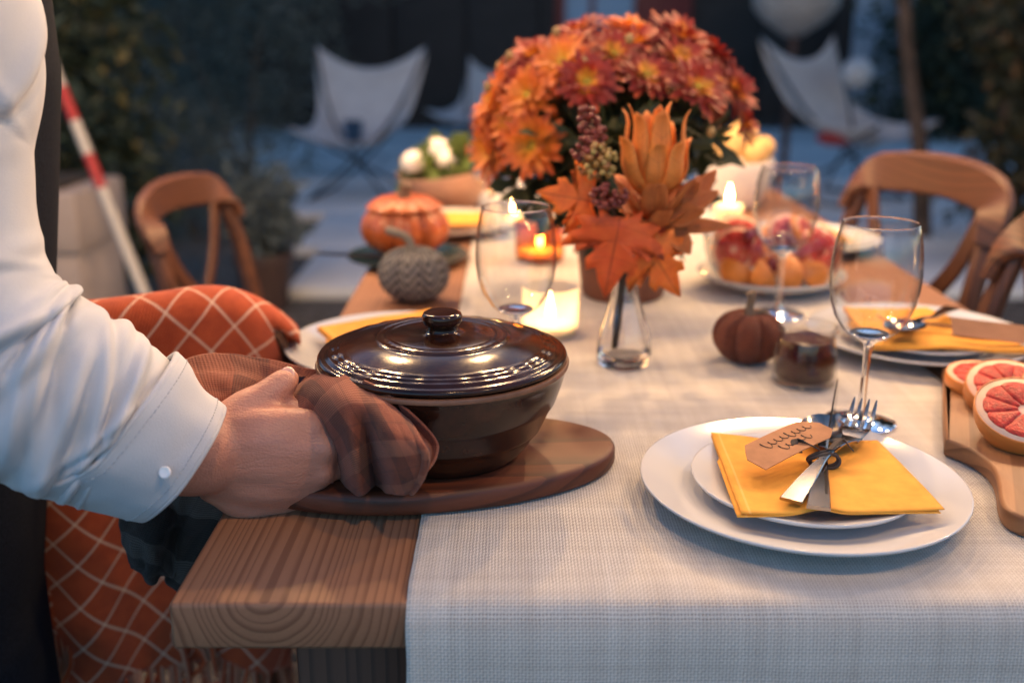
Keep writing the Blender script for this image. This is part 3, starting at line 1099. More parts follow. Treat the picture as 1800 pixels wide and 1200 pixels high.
def knife_vf(A, neck, tip, up=(0, 0, 1), wend=.0135):
    A, neck, tip = map(Vector, (A, neck, tip))
    return join(bar([A, A.lerp(neck, .5), neck], [wend, .012, .009], [.0042, .004, .0038], up, 12),
                bar([neck - (tip - neck) * .05, neck.lerp(tip, .3), neck.lerp(tip, .75), neck.lerp(tip, .93), tip], [.008, .0165, .017, .0115, .003], [.0026, .0016, .0013, .001, .0006], up, 24, .1))


CZ = NZ + .0044
tag(put('fork', fork_vf(onz(1390, 880, CZ + .0030), onz(1450, 803, CZ + .0095), onz(1498, 768, CZ + .0105), onz(1521, 708, CZ + .0180)), M_steel), 'steel fork with tines past the kraft tag on the near napkin', 'fork')
tag(put('spoon', spoon_vf(onz(1439, 893, CZ + .0040), onz(1445, 805, CZ + .0046), onz(1445, 778, CZ + .007), onz(1449, 727, CZ + .008)), M_steel), 'steel spoon tied beside the fork on the near napkin', 'spoon')
tag(put('knife', knife_vf(onz(1453, 882, CZ - .0004), onz(1451, 808, CZ + .002), onz(1474, 668, CZ + .006), (1, .15, .1)), M_steel), 'steel table knife tied under the spoon with its blade past the plate', 'knife')
# ribbon that ties the bundle
M_ribbon = mat('dark_grey_brown_ribbon', (.055, .04, .034), .8, var=.3, vscale=200, bump=.4, bscale=900)
kt = onz(1448, 806, CZ + .006)
rb = []
for k in range(2):
    loop = [(kt.x + .0125 * math.cos(a), kt.y + (k - .5) * .005 + .002 * math.sin(2 * a), kt.z - .001 + .0062 * math.sin(a)) for a in np.linspace(0, 2 * math.pi, 22)]
    rb.append(tube(loop, .0014, 8))
rb.append(bar([kt + Vector((-.004, 0, .008)), kt + Vector((-.020, .008, .014)), kt + Vector((-.024, .004, .012)), kt + Vector((-.022, -.006, .008))], .006, .0009, (0, 0.5, 1), 16))
rb.append(bar([kt + Vector((.004, 0, .008)), kt + Vector((.017, .012, .012)), kt + Vector((.026, .006, .004))], .006, .0009, (0, 0.5, 1), 12))
tag(put('ribbon', join(*rb), M_ribbon), 'dark ribbon tied round the near cutlery bundle', 'ribbon')
# kraft tag with handwriting
TA, TB = onz(1346, 826, CZ + .011), onz(1478, 762, CZ + .018)
tl_ = (TB - TA); tu = Vector((-.30, .90, .12)); tu = (tu - tl_.normalized() * tu.dot(tl_.normalized())).normalized()
tg = thing('gift_tag', 'brown kraft tag with handwriting lying across the near cutlery', 'tag', (0, 0, 0))
tL = tl_.length; tn = tl_.normalized(); tnn = tn.cross(tu).normalized()
if tnn.z < 0:
    tnn = -tnn


def on_tag(a, b, h=0.0):
    return tuple(TA + tn * (a * tL) + tu * (b * .034) + tnn * (h + .0015 * math.sin(a * 3.1)))


npt = 14
V, Fq = [], []
for hh in (0, .0007):
    for i in range(npt):
        a = i / (npt - 1)
        hi = 1 - max(0, a - .86) / .14 * .35 - max(0, .14 - a) / .14 * .45
        lo = max(0, a - .86) / .14 * .25
        V += [on_tag(a, lo, hh), on_tag(a, (lo + hi) / 2, hh), on_tag(a, hi, hh)]
for i in range(npt - 1):
    for j in range(2):
        a, b, c, d = i * 3 + j, i * 3 + j + 1, i * 3 + 4 + j, i * 3 + 3 + j
        Fq += [(a, b, c, d), (a + npt * 3, d + npt * 3, c + npt * 3, b + npt * 3)]
    for j in (0, 2):
        Fq.append((i * 3 + j, i * 3 + 3 + j, i * 3 + 3 + j + npt * 3, i * 3 + j + npt * 3))
for e in (0, npt - 1):
    for j in range(2):
        Fq.append((e * 3 + j, e * 3 + j + 1, e * 3 + j + 1 + npt * 3, e * 3 + j + npt * 3))
fixn(put('card', (V, Fq), mat('kraft_card', (.36, .165, .075), .8, var=.15, vscale=80, bump=.15, bscale=900), tg, sharp=30))
wr = []
for row, (b0, a0, a1, amp, lp2) in enumerate(((.66, .24, .86, .085, 8), (.36, .34, .72, .07, 5))):
    pts = []
    for k in range(lp2 * 12 + 1):
        u = k / (lp2 * 12)
        ph = u * lp2 * 2 * math.pi
        big = 1.7 if (k // 12) in (0, 4) else 1.0
        pts.append(on_tag(a0 + (a1 - a0) * u + .018 * math.cos(ph), b0 + amp * big * math.sin(ph), .0011))
    wr.append(tube(pts, .00028, 5))
put('handwriting', join(*wr), mat('black_ink', (.012, .010, .010), .6), tg)

# left place setting, behind the casserole
china('d', 'white dinner plate at the left table edge behind the casserole', (-.136, 1.155, .7505))
china('s', 'white side plate with yellow napkin behind the casserole', (-.128, 1.15, .7565))
napkin('yellow paper napkin behind the casserole lid', [(-.235, 1.185), (-.17, 1.06), (-.03, 1.10), (-.105, 1.265)], .7505 + .0235, [(.5, .1, .4, .4, .004)], 3, 5)
# right place setting, beyond the wine glass
china('d', 'white dinner plate at the right table edge, beyond the wine glass', (.49, 1.185, RZ))
china('s', 'white side plate with yellow napkin beyond the wine glass', (.49, 1.18, RZ + .006))
napkin('yellow paper napkin with dark cutlery beyond the wine glass', [(.425, 1.27), (.405, 1.10), (.58, 1.085), (.53, 1.265)], RZ + .0235, [(.5, .9, .2, .4, .004)], 3, 7)
z_ = RZ + .0285
tag(put('fork', fork_vf((.575, 1.13, z_ + .005), (.51, 1.145, z_ + .008), (.47, 1.155, z_ + .009), (.43, 1.15, z_ + .014)), M_steel), 'steel fork on the yellow napkin beyond the wine glass', 'fork')
tag(put('spoon', spoon_vf((.545, 1.225, z_ + .009), (.495, 1.16, z_ + .015), (.470, 1.14, z_ + .017), (.425, 1.105, z_ + .017)), M_steel), 'steel spoon on the yellow napkin beyond the wine glass', 'spoon')
tag(put('gift_tag', bar([(.50, 1.118, z_ + .0165), (.54, 1.112, z_ + .013), (.605, 1.10, z_ + .008)], .026, .0009, (0, -.6, .8), 8, .1), mat('kraft_card_far', (.30, .14, .07), .8, var=.15)), 'kraft tag on the cutlery beyond the wine glass', 'tag')
# two more settings toward the far end
china('d', 'white dinner plate at the left edge toward the salad bowl', (-.125, 1.93, .7525))
napkin('yellow paper napkin on the plate by the salad bowl', [(-.19, 1.99), (-.17, 1.86), (-.05, 1.87), (-.05, 2.0)], .7525 + .021, [(.5, .5, .4, .4, .006)], 2, 9)
china('d', 'white dinner plate at the right edge beyond the fruit dish', (.515, 1.78, .7525))
napkin('yellow paper napkin on the plate beyond the fruit dish', [(.44, 1.84), (.44, 1.70), (.58, 1.71), (.57, 1.85)], .7525 + .021, [(.5, .5, .4, .4, .006)], 2, 10)

# ================================================================== WINE GLASSES
M_tg = thin_glass('clear_glass', (.965, .97, .97), 0.0, 1.5)
M_sg = solid_glass('solid_clear_glass', (1, 1, 1), 1.46)
bo = [(.0052, .0800), (.0085, .0818), (.0165, .0870), (.0265, .0960), (.0345, .1085), (.0392, .1230), (.0413, .1380), (.0417, .1500), (.0409, .1630), (.0390, .1780), (.0368, .1890), (.0346, .1965)]
bi = [(r - .0011, z) for r, z in bo[::-1][:-3]]
V_bowl = lathe(bo[2:] + [(.0341, .1969)] + bi, 72)
V_lip = tube([(.0343 * math.cos(a), .0343 * math.sin(a), .1968) for a in np.linspace(0, 2 * math.pi, 73)], .00085, 8, False)
V_stem = lathe([(0, .0885), (.006, .0888), (.0135, .0902), (.0178, .0915), (.0184, .0906), (.0152, .0876), (.0080, .0832), (.0052, .0799), (.0043, .0755), (.0036, .068), (.0033, .05), (.0034, .025), (.0045, .011), (.009, .0055), (.022, .0032), (.0335, .0022), (.0345, .0012), (.0338, .0003), (.030, .0), (.012, .0012), (0, .002)], 48)
gsrc = None


def wine(label, x, y, z, k=1.0):
    global gsrc
    if gsrc is None:
        t = thing('wine_glass', label, 'glass', (x, y, z), 0, 'empty stemmed wine glasses on the table')
        put('bowl', V_bowl, M_tg, t, sharp=None)
        put('stem', V_stem, M_sg, t, sharp=None)
        put('rim', V_lip, M_sg, t, sharp=None)
        gsrc = t
    else:
        t = copy_tree(gsrc, (x, y, z), 0, label)
    t.scale = (k, k, k)
    return t


wine('empty wine glass standing beside the jam jar and grapefruit board', .341, .936, RZ)
wine('empty wine glass directly behind the casserole lid', .004, 1.025, RZ)
wine('empty wine glass in front of the fruit dish', .357, 1.325, RZ)
wine('empty wine glass beside the salad bowl', -.035, 1.86, RZ)
wine('empty wine glass under the left side of the chrysanthemums', .012, 2.05, RZ)
wine('empty wine glass beside the bread bowl', .30, 2.2, RZ)

# ================================================================== CANDLES
M_wax = mat('candle_wax', (.85, .74, .58), .45, sss=.9, ssr=(.04, .025, .012))
M_flame = emit('flame', (1.0, .50, .15), 55)
M_wick = mat('burnt_wick', (.01, .008, .006), .9)
M_amber = thin_glass('amber_glass', (.92, .60, .30), .04, 1.5)
M_clear2 = thin_glass('votive_glass', (.94, .93, .92), .02, 1.5)
M_frost = NT('frosted_candle_glass')
M_frost.t.nodes.remove(M_frost.b)
_tr = M_frost.n('ShaderNodeBsdfTransparent'); _tl = M_frost.n('ShaderNodeBsdfTranslucent'); _tl.inputs[0].default_value = (.95, .90, .82, 1)
_mx = M_frost.n('ShaderNodeMixShader'); _mx.inputs[0].default_value = .42
M_frost.l(_tr.outputs[0], _mx.inputs[1]); M_frost.l(_tl.outputs[0], _mx.inputs[2]); M_frost.l(_mx.outputs[0], M_frost.out.inputs['Surface'])
M_frost = M_frost.m
fl = lathe([(0, 0), (.0028, .002), (.0050, .0075), (.0047, .0135), (.0028, .022), (.0010, .031), (0, .036)], 14)


def candle(label, x, y, z, R, H, glass, wax_h, kind):
    t = thing('votive_candle', label, 'candle', (x, y, z), 0, 'lit candles along the table')
    pr = [(0, 0), (R * .9, 0), (R * .97, .003), (R, .01), (R * 1.02, H), (R * 1.02 - .0012, H + .0006), (R * 1.02 - .0025, H), (R - .0028, .012), (R * .9, .006), (0, .005)]
    if glass:
        put('glass_cup', lathe(pr, 48), glass, t, sharp=None)
    rw = R - .0045 if glass else R
    put('wax', lathe([(0, .006), (rw, .006), (rw, wax_h - .001), (rw - .001, wax_h + .0005), (rw * .7, wax_h - .001), (0, wax_h - .0025)], 40), M_wax, t, sharp=None)
    w = put('wick', tube([(0, 0, wax_h - .003), (.0006, 0, wax_h + .006)], .0009, 6), M_wick, t)
    put('flame', mv(fl, 0, 0, wax_h + .0035), M_flame, w)
    return t


candle('amber glass tealight candle burning behind the wine glass', .046, 1.665, RZ, .041, .066, M_amber, .018, 0)
candle('frosted glass votive candle glowing beside the casserole lid', .048, 1.235, RZ, .035, .062, M_frost, .016, 1)
candle('white pillar candle burning behind the fruit dish', .405, 1.90, RZ, .026, .075, None, .052, 2)
candle('small clear glass candle burning near the salad bowl', .005, 1.97, RZ, .026, .045, M_clear2, .02, 1)

# ================================================================== PUMPKINS
def pumpkin_vf(R, H, lobes, depth, n=120, rings=26, z0=0.0, t0=0.0, t1=1.0, top_dip=.12):
    pr = []
    for i in range(rings + 1):
        u = t0 + (t1 - t0) * i / rings
        a = math.pi * u
        r = R * math.sin(a) ** .82
        z = H * .5 * (1 - math.cos(a)) - (H * top_dip * max(0, 1 - r / (R * .45)) if u > .5 else -H * .05 * max(0, 1 - r / (R * .4)))
        pr.append((max(r, 0.0 if (u < 1e-6 or u > 1 - 1e-6) else 1e-4), z + z0))

    def fn(r, z, a):
        k = abs(math.cos(a * lobes / 2))
        return r * (1 - depth * (1 - k) ** 2 * 1.6 * min(1, r / (R * .5))), z
    return lathe(pr, n, fn)


def knit_mat(name, c1, c2, sc, zig):
    t = NT(name)
    uv = t.coord()
    x, y, z = t.sep(uv)
    ang = t.math('ARCTAN2', y, x)
    if zig:
        # chevrons: stripes whose slope flips every half column
        colm = t.math('PINGPONG', t.math('MULTIPLY', ang, 3.0), 1.0)
        ph = t.math('MULTIPLY_ADD', z, sc, t.math('MULTIPLY', colm, 1.5))
        st = t.math('PINGPONG', ph, .5)
        s = t.ramp(st, [(.12, (0, 0, 0)), (.30, (1, 1, 1))])
        c = t.mix(s, c1, c2)
        nz = t.noise(uv, 700, 3)
        c = t.mix(t.math('MULTIPLY', nz, .5), c, tuple(q_ * .6 for q_ in c1))
        h = t.math('ADD', s, nz)
    else:
        a = t.math('SINE', t.math('MULTIPLY', ang, 95)); b = t.math('SINE', t.math('MULTIPLY', z, sc))
        h = t.math('MULTIPLY', a, b)
        nz = t.noise(uv, 500, 3)
        c = t.ramp(t.math('MULTIPLY_ADD', h, .3, nz), [(.25, c1), (.85, c2)])
        h = t.math('ADD', h, nz)
    t.l(c, t.b.inputs['Base Color'])
    t.set(Roughness=.95); t.b.inputs['Sheen Weight'].default_value = .05
    t.bump(h, .8, .002)
    return t.m


M_twig = mat('dry_stem', (.16, .105, .065), .85, var=.3, vscale=60, bump=.6, bscale=150)
kp = thing('knit_pumpkin', 'grey herringbone knit pumpkin in front of the orange pumpkin', 'pumpkin', (-.139, 1.412, .751))
put('knit_body', pumpkin_vf(.051, .078, 8, .10), knit_mat('grey_knit', (.035, .034, .038), (.30, .285, .275), 78, True), kp, sharp=None)
put('stem', tube([(0, 0, .062), (-.002, 0, .078), (-.010, 0, .092), (-.030, -.002, .100), (-.038, -.003, .101)], [.0085, .0065, .006, .0062, .004], 10, res=18), mat('felt_stem', (.22, .19, .15), .9, var=.2), kp)
bp = thing('knit_pumpkin', 'small brown knit pumpkin beside the jam jar', 'pumpkin', (.272, 1.128, RZ))
put('knit_body', pumpkin_vf(.0415, .061, 7, .13), knit_mat('brown_knit', (.10, .020, .008), (.24, .055, .018), 900, False), bp, sharp=None)
put('stem', join(tube([(0, 0, .048), (-.001, 0, .062), (.001, 0, .076), (-.001, 0, .082)], [.0075, .0048, .005, .006], 8, res=12), tube([(.003, 0, .056), (.014, -.004, .060), (.022, -.004, .056)], [.003, .0025, .002], 6, res=8)), M_twig, bp)
op = thing('pumpkin_tureen', 'orange pumpkin with cut lid and stem on a dark plate', 'pumpkin', (-.176, 1.665, .7505 + .012))
M_pump = mat('orange_pumpkin_skin', (.42, .095, .018), .38, var=.25, vscale=18, bump=.15, bscale=90, coat=.2)
put('pumpkin_body', pumpkin_vf(.073, .092, 9, .09, t1=.745), M_pump, op, sharp=None)
put('pumpkin_lid', pumpkin_vf(.0755, .094, 9, .085, z0=.006, t0=.70, t1=1.0, top_dip=.08), M_pump, op, sharp=None)
put('stem', tube([(0, 0, .086), (.001, 0, .103), (.004, 0, .114), (.005, 0, .117)], [.014, .010, .0115, .0105], 7, res=12), M_twig, op)
tag(put('dark_plate', plate_vf(.100, .014), M_dark_china, loc=(-.172, 1.665, .7508), sharp=None), 'small teal black plate under the orange pumpkin', 'plate')
tag(put('knife', knife_vf((-.205, 1.612, .771), (-.250, 1.606, .7745), (-.315, 1.598, .7795)), mat('dark_steel', (.12, .11, .11), .3, metal=1)), 'dark knife resting across the teal plate of the orange pumpkin', 'knife')

# ================================================================== JAM JAR
jj = thing('jam_jar', 'small open glass jar of dark red jam by the brown pumpkin', 'jar', (.318, 1.055, RZ))
put('glass', lathe([(0, 0), (.030, 0), (.0335, .002), (.0345, .008), (.0335, .030), (.0300, .050), (.0290, .054), (.0302, .057), (.0318, .060), (.0318, .0635), (.0305, .065), (.0288, .0642), (.0272, .056), (.0278, .050), (.0312, .030), (.0318, .010), (.029, .006), (0, .005)], 56), M_clear2, jj, sharp=None)
put('jam', lathe([(0, .0056), (.0288, .0066), (.0312, .0105), (.0306, .030), (.0276, .0490), (.0258, .0495), (.015, .0507), (0, .0500)], 48, lambda r, z, a: (r, z + (.0008 * math.sin(a * 5 + r * 300) if z > .048 else 0))), mat('dark_red_jam', (.035, .004, .004), .3, var=.4, vscale=70, spec=.2), jj, sharp=None)

# ================================================================== FRUIT DISH
M_rind_o = mat('orange_rind', (.62, .20, .03), .45, var=.12, vscale=40, bump=.4, bscale=300)
M_rind_g = mat('grapefruit_rind', (.62, .20, .04), .42, var=.15, vscale=25, bump=.35, bscale=350)
M_pith = mat('citrus_pith', (.74, .48, .35), .6, var=.12, vscale=60)
M_pulp = mat('grapefruit_pulp', (.46, .030, .020), .34, var=.45, vscale=300, bump=.8, bscale=420, bdist=.0015, spec=.3)
M_pulp_o = mat('orange_pulp', (.72, .21, .025), .25, var=.3, vscale=200, bump=.6, bscale=380, bdist=.0015)
M_grape = mat('red_grape', (.16, .010, .018), .2, coat=.4, var=.3, vscale=40)
M_apple = mat('apple_flesh', (.72, .58, .36), .5, var=.1)
M_appleskin = mat('apple_skin', (.40, .03, .02), .3, var=.3, coat=.3)


def citrus(name, label, loc, R, thick, rot, half=False, pulp=None, rind=None, nseg=10, grp=None, cat='grapefruit'):
    """cut citrus, cut face up in local z"""
    t = thing(name, label, cat, loc, 0, grp, rot)
    rw = R * .028
    if half:
        pr = [(R, 0)] + [(R * math.cos(a), -R * .95 * math.sin(a)) for a in np.linspace(.1, math.pi / 2, 12)[:-1]] + [(0, -R * .95)]
        pr = [(R - rw, .0006), (R - rw * .3, .0008)] + pr
        put('rind', fixn_vf(lathe(pr, 56)), rind or M_rind_g, t, sharp=None)
        zt = 0
    else:
        put('rind', fixn_vf(lathe([(R - rw, .0), (R - rw * .4, .0008), (R, -.001), (R * 1.005, -thick * .5), (R * .99, -thick + .001), (R - rw, -thick), (R - rw, 0)], 56)), rind or M_rind_g, t, sharp=None)
        zt = 0
    put('pith', fixn_vf(lathe([(0, -.0004), (R - rw, .0002), (R - rw, -min(thick, .004)), (0, -min(thick, .004))], 48)), M_pith, t, sharp=None)
    # pulp segments, each with its own rounded edge
    Ro, Ri = R * .83, R * .10
    gap = .006
    V = []; Fs = []
    A = np.linspace(-math.pi / nseg + gap, math.pi / nseg - gap, 9)
    ring = [(Ri * 1.0, 0.0)]
    out = [(Ro * (1 - .06 * (abs(a) / (math.pi / nseg)) ** 4) * math.cos(a), Ro * math.sin(a)) for a in A]
    inr = [(R * .16 * math.cos(a), R * .16 * math.sin(a) * .6) for a in A[::-4]]
    poly = np.array(out + inr)
    c = poly.mean(0)
    nP = len(poly)
    for s, z in ((1.0, -.0015), (1.0, .0006), (.93, .0016), (.5, .0022)):
        for p in poly:
            w = c + (p - c) * s
            V.append((w[0], w[1], z + .0002 * math.sin(w[0] * 900) * math.sin(w[1] * 700)))
    for i in range(3):
        for j in range(nP):
            k = (j + 1) % nP
            Fs.append((i * nP + j, i * nP + k, (i + 1) * nP + k, (i + 1) * nP + j))
    V.append((c[0], c[1], .0023)); cc = len(V) - 1
    for j in range(nP):
        Fs.append((3 * nP + j, 3 * nP + (j + 1) % nP, cc))
    s0 = put('segment', (V, Fs), pulp or M_pulp, t, sharp=None)
    for k in range(1, nseg):
        share(s0, 'segment', t, Matrix.Rotation(2 * math.pi * k / nseg, 4, 'Z'))
    return t


def fixn_vf(vf):
    bm = bmesh.new()
    vs = [bm.verts.new(p) for p in vf[0]]
    for q_ in vf[1]:
        try:
            bm.faces.new([vs[i] for i in q_])
        except ValueError:
            pass
    bmesh.ops.recalc_face_normals(bm, faces=list(bm.faces))
    bm.verts.index_update()
    v = [tuple(p.co) for p in bm.verts]; f = [tuple(p.index for p in q_.verts) for q_ in bm.faces]
    bm.free()
    return v, f


def wedge_vf(R, ang=math.pi / 4, squash=1.0):
    """segment of a round fruit (quarter or eighth): skin outside, two cut faces"""
    n, m = 10, 12
    skin, cut = ([], []), ([], [])
    P = np.zeros((n, m, 3))
    for i in range(n):
        a = -ang / 2 + ang * i / (n - 1)
        for j in range(m):
            b = math.pi * (j + .02) / (m - 1 + .04)
            P[i, j] = (R * math.sin(b) * math.cos(a), R * math.sin(b) * math.sin(a), R * squash * math.cos(b))
    v, f = grid_vf(P)
    cv, cf = [], []
    for i in (0, n - 1):
        o = len(cv)
        cv.append((0, 0, 0)); cv += [tuple(p) for p in P[i]]
        for j in range(m - 1):
            cf.append((o, o + 1 + j, o + 2 + j))
    return (v, f), (cv, cf)


fx, fy = .385, 1.485
fd = thing('fruit_bowl', 'clear glass bowl on a white dish heaped with cut fruit', 'bowl', (fx, fy, RZ))
put('white_dish', lathe([(0, .002), (.060, .002), (.062, 0), (.065, 0), (.068, .004), (.098, .014), (.1075, .022), (.1085, .0235), (.1075, .0245), (.096, .018), (.068, .008), (0, .007)], 72), M_china, fd, sharp=None)
put('glass_bowl', lathe([(0, .0085), (.060, .0085), (.078, .014), (.092, .030), (.099, .052), (.102, .076), (.1012, .0768), (.1002, .076), (.0972, .052), (.090, .032), (.076, .0165), (.058, .0115), (0, .0112)], 72), M_clear2, fd, sharp=None)
B0 = RZ + .014
grp = 'cut fruit in the glass bowl'


def fruit_wedge(name, label, loc, R, rot, skin, flesh, ang=math.pi / 3, squash=1.0, cat='fruit'):
    t = thing(name, label, cat, loc, 0, grp, rot)
    a, b = wedge_vf(R, ang, squash)
    put('skin', a, skin, t, sharp=None); put('flesh', b, flesh, t, smooth=False)
    return t


for k, (dx, dy, dz, rx, ry, rz_, R) in enumerate(((-.058, -.050, .022, 70, 0, 240, .030), (-.030, -.066, .020, 10, 25, 262, .029), (.002, -.068, .020, 5, -15, 275, .030), (.036, -.058, .020, 60, 0, 300, .031), (-.012, -.030, .036, 30, 0, 250, .030))):
    fruit_wedge('orange_wedge', ['orange wedge in the fruit bowl on the flower pot side', 'orange wedge upright in the fruit bowl beside the grapes', 'orange wedge behind the stem of the middle wine glass', 'orange wedge lying cut side up in the bowl beyond the wine glass stem', 'orange wedge buried under the grapes in the fruit bowl'][k], (fx + dx, fy + dy, B0 + dz), R, (rad(rx), rad(ry), rad(rz_)), M_rind_o, M_pulp_o, math.pi / 2.4, cat='orange')
for k, (dx, dy, dz, rx, ry, rz_, R, th) in enumerate(((-.062, -.020, .046, 62, 0, -40, .036, .012), (-.050, .012, .062, 40, 10, -30, .036, .012), (.066, -.034, .046, 66, 0, 35, .037, .012), (.030, .020, .060, 50, -8, 20, .036, .012), (.058, .018, .058, 55, 0, 60, .036, .012))):
    citrus('grapefruit_slice', ['pink grapefruit slice leaning on the bowl wall on the flower pot side', 'pink grapefruit slice behind the one leaning toward the flower pot', 'pink grapefruit slice leaning on the bowl wall toward the right plate', 'pink grapefruit slice in the middle of the fruit heap', 'pink grapefruit slice behind the apple slices in the bowl'][k], (fx + dx, fy + dy, B0 + dz), R, th, (rad(rx), rad(ry), rad(rz_)), False, nseg=9, grp=grp)
for k, (dx, dy, dz, rz_, ry) in enumerate(((.040, -.026, .050, 255, 10), (.052, -.020, .054, 275, -10), (-.026, -.030, .048, 250, 30))):
    fruit_wedge('apple_slice', ['pale apple slice nearest the wine glass stem in the bowl', 'pale apple slice against the right grapefruit slice in the bowl', 'pale apple slice between the grapes and the grapefruit in the bowl'][k], (fx + dx, fy + dy, B0 + dz), .030, (0, rad(ry), rad(rz_)), M_appleskin, M_apple, .7, .9, 'apple')
gv = ball((0, 0, 0), (.0095, .0095, .0115), 14, 9)
g0 = None
for k, (dx, dy, dz) in enumerate(((-.018, -.040, .056), (-.008, -.046, .044), (-.014, -.060, .032), (.0, -.050, .054), (.012, -.048, .046), (.016, -.060, .030), (-.034, -.020, .068), (-.044, -.028, .066), (.004, -.026, .062), (.018, -.040, .058))):
    o = put('grape', gv, M_grape, sharp=None) if g0 is None else share(g0, 'grape')
    g0 = g0 or o
    o.location = (fx + dx, fy + dy, B0 + dz)
    tag(o, 'red grape tucked between the fruit in the glass bowl', 'grape', grp)

# ================================================================== CUTTING BOARD WITH GRAPEFRUIT
M_oliv = wood('light_cutting_board', (.16, .06, .022), (.36, .16, .065), 'Y', 85, (.10, -.12), .5, .012, .5, .15)
ax, pxv = Vector((.37, .93)).normalized(), Vector((.93, -.37)).normalized()
o0 = Vector((.389, .852))


def bpt(a, p):
    q_ = o0 + ax * a + pxv * p
    return (q_.x, q_.y)


loc_ol = [(0.0, 0.0), (-.004, .006), (-.014, .018), (-.030, .029), (-.050, .036), (-.080, .039), (-.110, .039), (-.130, .042), (-.142, .052), (-.147, .066), (-.147, .084), (-.142, .098), (-.130, .108), (-.110, .111), (-.080, .111), (-.050, .114), (-.030, .121), (-.014, .132), (-.004, .144), (0, .15), (.1, .152), (.215, .15), (.222, .146), (.224, .14), (.224, .01), (.222, .004), (.215, 0), (.1, -.001)]
pts = catmull([(p, a, 0) for a, p in loc_ol] + [(0, 0, 0)], 150)[:-1]
cb = put('cutting_board', slab([(p[0], p[1]) for p in pts], 0, .017, .003), M_oliv, loc=(o0.x, o0.y, RZ + .0004), sharp=60)
cb.rotation_euler = (0, 0, -math.atan2(ax.x, ax.y))
tag(cb, 'wooden handled cutting board with cut grapefruit at the table edge', 'board')
CB = RZ + .0176
citrus('grapefruit_half', 'halved pink grapefruit on the handle side of the cutting board', (.452, .842, CB + .031), .043, .03, (rad(20), rad(-12), .3), True)
citrus('grapefruit_slice', 'thick pink grapefruit slice leaning on the halved grapefruit', (.482, .930, CB + .021), .042, .016, (rad(20), rad(-8), .2), False)
citrus('grapefruit_slice', 'pink grapefruit slice lying flat under the leaning slice at board end', (.484, .985, CB + .013), .040, .012, (rad(4), rad(-3), .9), False)
citrus('grapefruit_slice', 'pink grapefruit slice wedged between the half and the leaning slice', (.510, .884, CB + .034), .040, .014, (rad(20), rad(-12), .4), False)

# ================================================================== POTTED CHRYSANTHEMUM
mum = thing('potted_chrysanthemum', 'potted chrysanthemum with a dome of red and orange flowers', 'plant', (.160, 1.435, RZ))
put('pot', lathe([(0, 0), (.054, 0), (.057, .002), (.060, .010), (.0705, .098), (.074, .098), (.0755, .118), (.0735, .120), (.071, .119), (.068, .098), (.064, .094), (0, .094)], 64), mat('brown_pot', (.135, .045, .025), .6, var=.12, vscale=20, bump=.1), mum)


def petal_mat(name, stops):
    t = NT(name)
    x, y, z = t.sep(t.coord('UV'))
    g_ = t.n('ShaderNodeNewGeometry').outputs['Random Per Island']
    f = t.math('ADD', x, t.math('MULTIPLY_ADD', g_, .22, -.11))
    c = t.ramp(f, stops)
    t.l(c, t.b.inputs['Base Color']); t.set(Roughness=.55)
    t.b.inputs['Sheen Weight'].default_value = .1
    tl = t.n('ShaderNodeBsdfTranslucent'); t.l(c, tl.inputs[0])
    mx = t.n('ShaderNodeMixShader'); mx.inputs[0].default_value = .12
    t.l(t.b.outputs[0], mx.inputs[1]); t.l(tl.outputs[0], mx.inputs[2]); t.l(mx.outputs[0], t.out.inputs['Surface'])
    return t.m


M_mred = petal_mat('red_yellow_petals', [(.0, (.80, .42, .03)), (.26, (.70, .25, .02)), (.38, (.34, .028, .008)), (.8, (.24, .014, .006)), (1, (.50, .075, .014))])
M_mora = petal_mat('orange_petals', [(.0, (.80, .45, .04)), (.3, (.72, .24, .018)), (.7, (.62, .13, .012)), (1, (.50, .085, .010))])
M_mdisc = mat('flower_centre', (.48, .33, .03), .8, var=.4, vscale=400, bump=.8, bscale=700)


def head_vf(seed, k=1.0):
    r = random.Random(seed)
    V, Fc, UV = [], [], []
    for n, L, w, tilt, z0 in ((17, .040, .0105, 82, 0), (15, .034, .0095, 64, .001), (12, .026, .008, 44, .002)):
        for i in range(n):
            az = 2 * math.pi * (i + r.uniform(-.25, .25)) / n + n
            Lk = L * k * r.uniform(.85, 1.1); t0 = rad(tilt + r.uniform(-9, 9)); t1 = t0 + rad(r.uniform(-4, 26))
            base = len(V)
            pos = Vector((0, 0, z0)); out = Vector((math.cos(az), math.sin(az), 0)); side = Vector((-math.sin(az), math.cos(az), 0))
            pos = pos + out * .003
            nn = 5
            for s in range(nn):
                f = s / (nn - 1)
                th = t0 * (1 - f) + t1 * f
                d = out * math.sin(th) + Vector((0, 0, 1)) * math.cos(th)
                nr = out * -math.cos(th) + Vector((0, 0, 1)) * math.sin(th)
                ww = w * k * (.35, .75, 1.0, .95, .30)[s] * .5
                for q_, cup in ((-1, 1), (0, 0), (1, 1)):
                    V.append(tuple(pos + side * (ww * q_) + nr * (cup * ww * .35))); UV.append((f * Lk / (.04 * k), .5 + .5 * q_))
                pos = pos + d * (Lk / (nn - 1))
            for s in range(nn - 1):
                for q_ in range(2):
                    a = base + s * 3 + q_
                    Fc.append((a, a + 1, a + 4, a + 3))
    return (V, Fc), UV


